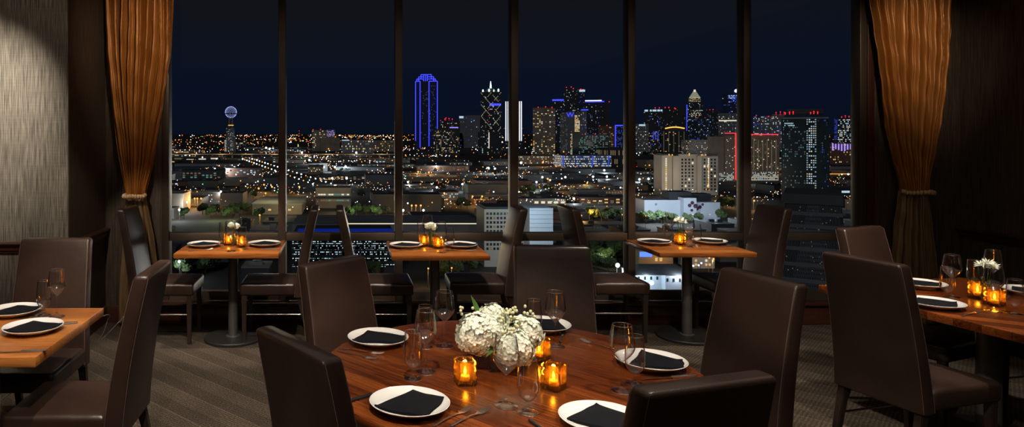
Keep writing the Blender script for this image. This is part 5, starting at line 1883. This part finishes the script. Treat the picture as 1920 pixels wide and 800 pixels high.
for x, y in ((803, 503), (847, 502), (1330, 483), (1338, 485)):
    gx, gy = lamp(x, y, 'sodium', 1.6); glow(gx, gy, 2500, ORG)
for x, y in ((1310, 497), (1300, 498), (1315, 493)):
    lamp(x, y, 'led', 1.6)
for k in range(26):      # along the avenue
    t = (k + 0.5) / 26
    for sgn in (-1.3, 1.3):
        if NL[0] < 300:
            lamp(pa[0] + dx * t ** 1.3 + nx_ * sgn, pa[1] + dy * t ** 1.3 + ny_ * sgn, 'led' if (k % 3) else 'sodium', 1.15, False)
tries = 0
while NL[0] < 296 and tries < 6000:
    tries += 1
    y = 266 + (412 - 266) * crnd.random() ** 1.5
    x = crnd.uniform(318, 1600)
    gx, gy = at(x, y, GZ + 9.3)
    if any(f[0] - 2 < gx < f[1] + 2 and f[2] - 4 < gy < f[3] + 2 for f in FOOT):
        continue
    q = crnd.random()
    lamp(gx, gy, 'sodium' if q < 0.60 else 'led', crnd.choice((0.8, 0.95, 1.1, 1.3)), False)
for x, y in ((1250, 294.5), (380, 345), (520, 360), (760, 330)):
    lamp(x, y, 'green', 1.0)
# the uncountable rest
bm = bmesh.new()
cols = ['sodium', 'led', 'beacon', 'green']
CLUS = [(crnd.uniform(120, 1740), 253.5 + 130 * crnd.random() ** 2.1) for _ in range(200)]
for k in range(4900):
    u = crnd.random()
    y = 253 + (392 - 253) * u ** 2.3
    x = crnd.uniform(120, 1740)
    if k % 5 < 3:
        c_ = crnd.choice(CLUS)
        x = max(120, min(1740, crnd.gauss(c_[0], 26)))
        y = max(253, crnd.gauss(c_[1], 0.5 + (c_[1] - 251) * 0.03))
    if y < 262 and x > 760 and crnd.random() < 0.5:
        continue
    d = F * (EYE - 7) / (y - HY)
    r = crnd.choice((0.45, 0.55, 0.68, 0.85)) * d / F
    q = crnd.random()
    mi = 0 if q < (0.72 if y < 275 else 0.6) else (1 if q < 0.955 else (2 if q < 0.985 else 3))
    c = ((x - PX) / F * d, d, GZ + 7)
    vs = [bm.verts.new((c[0] + r * a, c[1] + r * e, c[2] + r * f)) for a, e, f in ((1, 0, 0), (-1, 0, 0), (0, 1, 0), (0, -1, 0), (0, 0, 1), (0, 0, -1))]
    for i0, i1, i2 in ((0, 2, 4), (2, 1, 4), (1, 3, 4), (3, 0, 4), (2, 0, 5), (1, 2, 5), (3, 1, 5), (0, 3, 5)):
        f = bm.faces.new((vs[i0], vs[i1], vs[i2])); f.material_index = mi
o = link('distant_city_lights', bm, [EM[c] for c in cols], None, 0)
tag(o, 'countless small orange and white lights spread over the distant city', 'city lights', None, 'stuff')

# trees
TREES = []
for v in range(3):
    t = thing('city_tree', 'dark green street tree between the city lamps', 'tree', (0, 0, GZ), 0, 'trees of the city below')
    r3 = random.Random(40 + v)
    bm = bmesh.new()
    for k in range(9):
        a = k * 2.4
        c = Vector((2.6 * cos(a) * (k > 0), 2.6 * sin(a) * (k > 0), 6 + r3.uniform(-1.6, 2.2)))
        g = bmesh.ops.create_icosphere(bm, subdivisions=3, radius=r3.uniform(1.7, 2.7), matrix=Matrix.Translation(c))
        for q in g['verts']:
            q.co += (q.co - c).normalized() * r3.uniform(-0.55, 0.45)
    link('crown', bm, CM['crown'], t, 0)
    bm = bmesh.new(); tube(bm, [(0, 0, 0), (0.1, 0, 2.5), (0, 0.1, 5.5)], [0.4, 0.3, 0.2], 7); link('trunk', bm, CM['bark'], t, 60)
    TREES.append([t, False])
for i, (x, y) in enumerate(TP):
    gx, gy = at(x, y, GZ)
    T = TREES[i % 3]
    if not T[1]:
        T[1] = True
        o = T[0]
        o.location = (gx, gy, GZ)
        o.rotation_euler = (0, 0, crnd.uniform(0, 6))
    else:
        o = dup(T[0], (gx, gy, GZ), crnd.uniform(0, 6))
    s_ = crnd.uniform(0.8, 1.15)
    o.scale = (s_, s_, s_)
# added lights without lamp bodies, to brighten walls and trees
for x, y, p, c, z in ((1232, 422, 60000, (0.7, 0.85, 1.0), 16), (1290, 424, 30000, (0.7, 0.85, 1.0), 14), (1336, 424, 22000, (0.75, 0.88, 1.0), 12), (1290, 372, 26000, (1.0, 0.82, 0.6), 20), (1250, 372, 14000, (1.0, 0.85, 0.62), 14), (1366, 388, 9000, ORG, 8), (1000, 520, 9000, (0.6, 0.85, 1.0), 30), (1025, 520, 8000, (0.6, 0.85, 1.0), 45), (944, 520, 5000, (1.0, 0.9, 0.7), 30), (700, 411, 11000, (0.8, 1.0, 0.5), 7), (672, 410, 7000, (0.8, 1.0, 0.5), 7), (445, 412, 10000, (0.8, 1.0, 0.55), 7), (400, 413, 6000, (0.8, 1.0, 0.55), 7), (1005, 366, 14000, (0.9, 1.0, 0.7), 9), (1130, 505, 4500, (0.85, 1.0, 0.5), 12), (1210, 548, 5000, (0.7, 0.88, 1.0), 8), (1270, 548, 3000, (0.8, 0.9, 1.0), 9), (1245, 506, 3500, ORG, 8), (510, 398, 26000, (1.0, 0.85, 0.5), 34), (540, 406, 9000, (1.0, 0.8, 0.45), 12), (625, 398, 5000, (1.0, 0.85, 0.5), 10), (400, 385, 6000, ORG, 9), (1420, 346, 16000, (0.9, 0.95, 1.0), 10), (1100, 420, 4500, ORG, 7)):
    gx, gy = at(x, y, GZ)
    glow(gx, gy, p, c, z)

facade_fill = bpy.data.lights.new('facade_fill', 'SUN')  # directional fill added to lift the city facades, no moon in view
facade_fill.energy = 0.38
facade_fill.color = (0.82, 0.88, 1.0)
facade_fill.angle = 0.02
mo = bpy.data.objects.new('facade_fill', facade_fill)
COL.objects.link(mo)
mo.rotation_euler = Vector((0.25, 0.85, -0.5)).to_track_quat('-Z', 'Y').to_euler()

# ------------------------------------------------------------------ room light
def spot(name, loc, aim, power, size, col=(1.0, 0.86, 0.70), blend=0.35, soft=0.05):
    l = bpy.data.lights.new(name, 'SPOT')
    l.energy = power
    l.color = col
    l.spot_size = radians(size)
    l.spot_blend = blend
    l.shadow_soft_size = soft
    o = bpy.data.objects.new(name, l)
    COL.objects.link(o)
    o.location = loc
    d = Vector(aim) - Vector(loc)
    o.rotation_euler = d.to_track_quat('-Z', 'Y').to_euler()
    return o


Wm = (1.0, 0.87, 0.72)
spot('ceiling_spot', (0.1, 1.75, 3.02), (0.55, 2.65, 0.75), 205, 46, Wm)
spot('ceiling_spot', (1.7, 2.2, 3.02), (0.9, 2.75, 0.75), 130, 48, Wm)
spot('ceiling_spot', (-0.9, 5.0, 3.02), (-0.9, 5.62, 0.75), 250, 36, Wm)
spot('ceiling_spot', (0.73, 5.0, 3.02), (0.73, 5.6, 0.75), 230, 36, Wm)
spot('ceiling_spot', (2.8, 5.0, 3.02), (2.8, 5.7, 0.75), 250, 36, Wm)
spot('ceiling_spot', (-0.9, 2.3, 3.02), (-1.5, 3.4, 0.7), 230, 50, Wm)
spot('ceiling_spot', (3.3, 3.1, 3.02), (3.5, 3.9, 0.75), 240, 44, Wm)
spot('ceiling_spot', (2.5, 3.5, 3.02), (3.35, 5.6, 0.85), 170, 30, Wm)
spot('ceiling_spot', (-1.8, 3.8, 3.02), (-1.62, 5.55, 0.75), 150, 32, Wm)
spot('ceiling_spot', (0.5, 3.7, 3.02), (1.3, 5.6, 0.75), 140, 34, Wm)
spot('ceiling_spot', (0.3, 3.7, 3.02), (-0.2, 5.6, 0.75), 120, 34, Wm)
spot('ceiling_spot', (2.75, 2.9, 3.02), (3.35, 4.42, 0.95), 150, 26, Wm)  # added to brighten the chair beyond the right table
spot('ceiling_spot', (-1.9, -0.7, 3.02), (-0.12, 1.95, 0.75), 210, 20, Wm)  # added behind the camera to lift the front left chair back
spot('ceiling_spot', (1.05, 1.45, 3.02), (0.88, 1.72, 1.0), 130, 30, Wm)
spot('ceiling_spot', (0.3, 1.0, 3.02), (2.45, 3.3, 0.65), 210, 18, Wm)  # added to lift the turned chair back at the right table
spot('ceiling_spot', (2.2, 2.9, 3.02), (2.35, 4.3, 0.0), 120, 50, Wm)
spot('ceiling_spot', (-0.6, 3.6, 3.02), (-0.75, 4.4, 0.0), 230, 56, Wm)
spot('ceiling_spot', (2.0, 3.9, 3.02), (2.05, 4.3, 0.0), 130, 58, Wm)
spot('ceiling_spot', (-2.45, 3.7, 3.05), (-2.84, 5.32, 1.72), 470, 46, (1.0, 0.90, 0.78), 1.0)
spot('ceiling_spot', (-2.80, 4.72, 3.06), (-2.80, 5.32, 1.6), 26, 64, (1.0, 0.90, 0.78), 1.0)
spot('ceiling_spot', (-0.35, 1.3, 3.02), (-0.9, 3.0, 0.85), 220, 40, Wm)
spot('ceiling_spot', (-1.0, 4.3, 3.05), (-1.80, 6.0, 2.35), 75, 44, (1.0, 0.80, 0.58), 1.0)
spot('ceiling_spot', (4.2, 4.4, 3.05), (4.95, 6.0, 2.35), 62, 40, (1.0, 0.80, 0.58), 1.0)
ar = bpy.data.lights.new('ceiling_fill', 'AREA')  # soft fill added under the whole ceiling, not a fixture
ar.energy = 52
ar.color = (1.0, 0.83, 0.66)
ar.shape = 'RECTANGLE'
ar.size, ar.size_y = 8.5, 7.5
ao = bpy.data.objects.new('ceiling_fill', ar)
COL.objects.link(ao)
ao.location = (0.7, 1.4, 3.06)

# ------------------------------------------------------------------ sky
w = bpy.data.worlds.new('night_sky')
SC.world = w
w.use_nodes = True
nt = w.node_tree
for n in list(nt.nodes):
    nt.nodes.remove(n)
out = N(nt, 'ShaderNodeOutputWorld')
bg = N(nt, 'ShaderNodeBackground')
tc = N(nt, 'ShaderNodeTexCoord')
sp = N(nt, 'ShaderNodeSeparateXYZ')
L(nt, tc, 'Generated', sp, 'Vector')
rp = ramp(nt, [(0.0, (0.0028, 0.0052, 0.0125)), (0.05, (0.0026, 0.0056, 0.0165)), (0.11, (0.0036, 0.0060, 0.0138)), (0.17, (0.0052, 0.0062, 0.0092)), (0.5, (0.006, 0.006, 0.008))])
L(nt, sp, 'Z', rp, 'Fac')
L(nt, rp, 'Color', bg, 'Color')
L(nt, bg, 'Background', out, 'Surface')

# ------------------------------------------------------------------ camera and view
cam = bpy.data.cameras.new('camera')
co = bpy.data.objects.new('camera', cam)
COL.objects.link(co)
SC.camera = co
co.location = (0, 0, H)
co.rotation_euler = (radians(90), 0, 0)
cam.sensor_fit = 'HORIZONTAL'
cam.sensor_width = 36
cam.lens = F / 1920 * 36
cam.shift_x = (960 - PX) / 1920
cam.shift_y = -(400 - HY) / 1920
cam.clip_start = 0.05
cam.clip_end = 80000
SC.view_settings.view_transform = 'Standard'
SC.view_settings.look = 'None'
SC.view_settings.exposure = 0.0
SC.view_settings.gamma = 1.0
SC.view_settings.use_curve_mapping = False
SC.cycles.use_denoising = True
SC.cycles.max_bounces = 10
SC.cycles.transparent_max_bounces = 24
SC.cycles.sample_clamp_indirect = 4.0
SC.cycles.caustics_reflective = False
SC.cycles.caustics_refractive = False
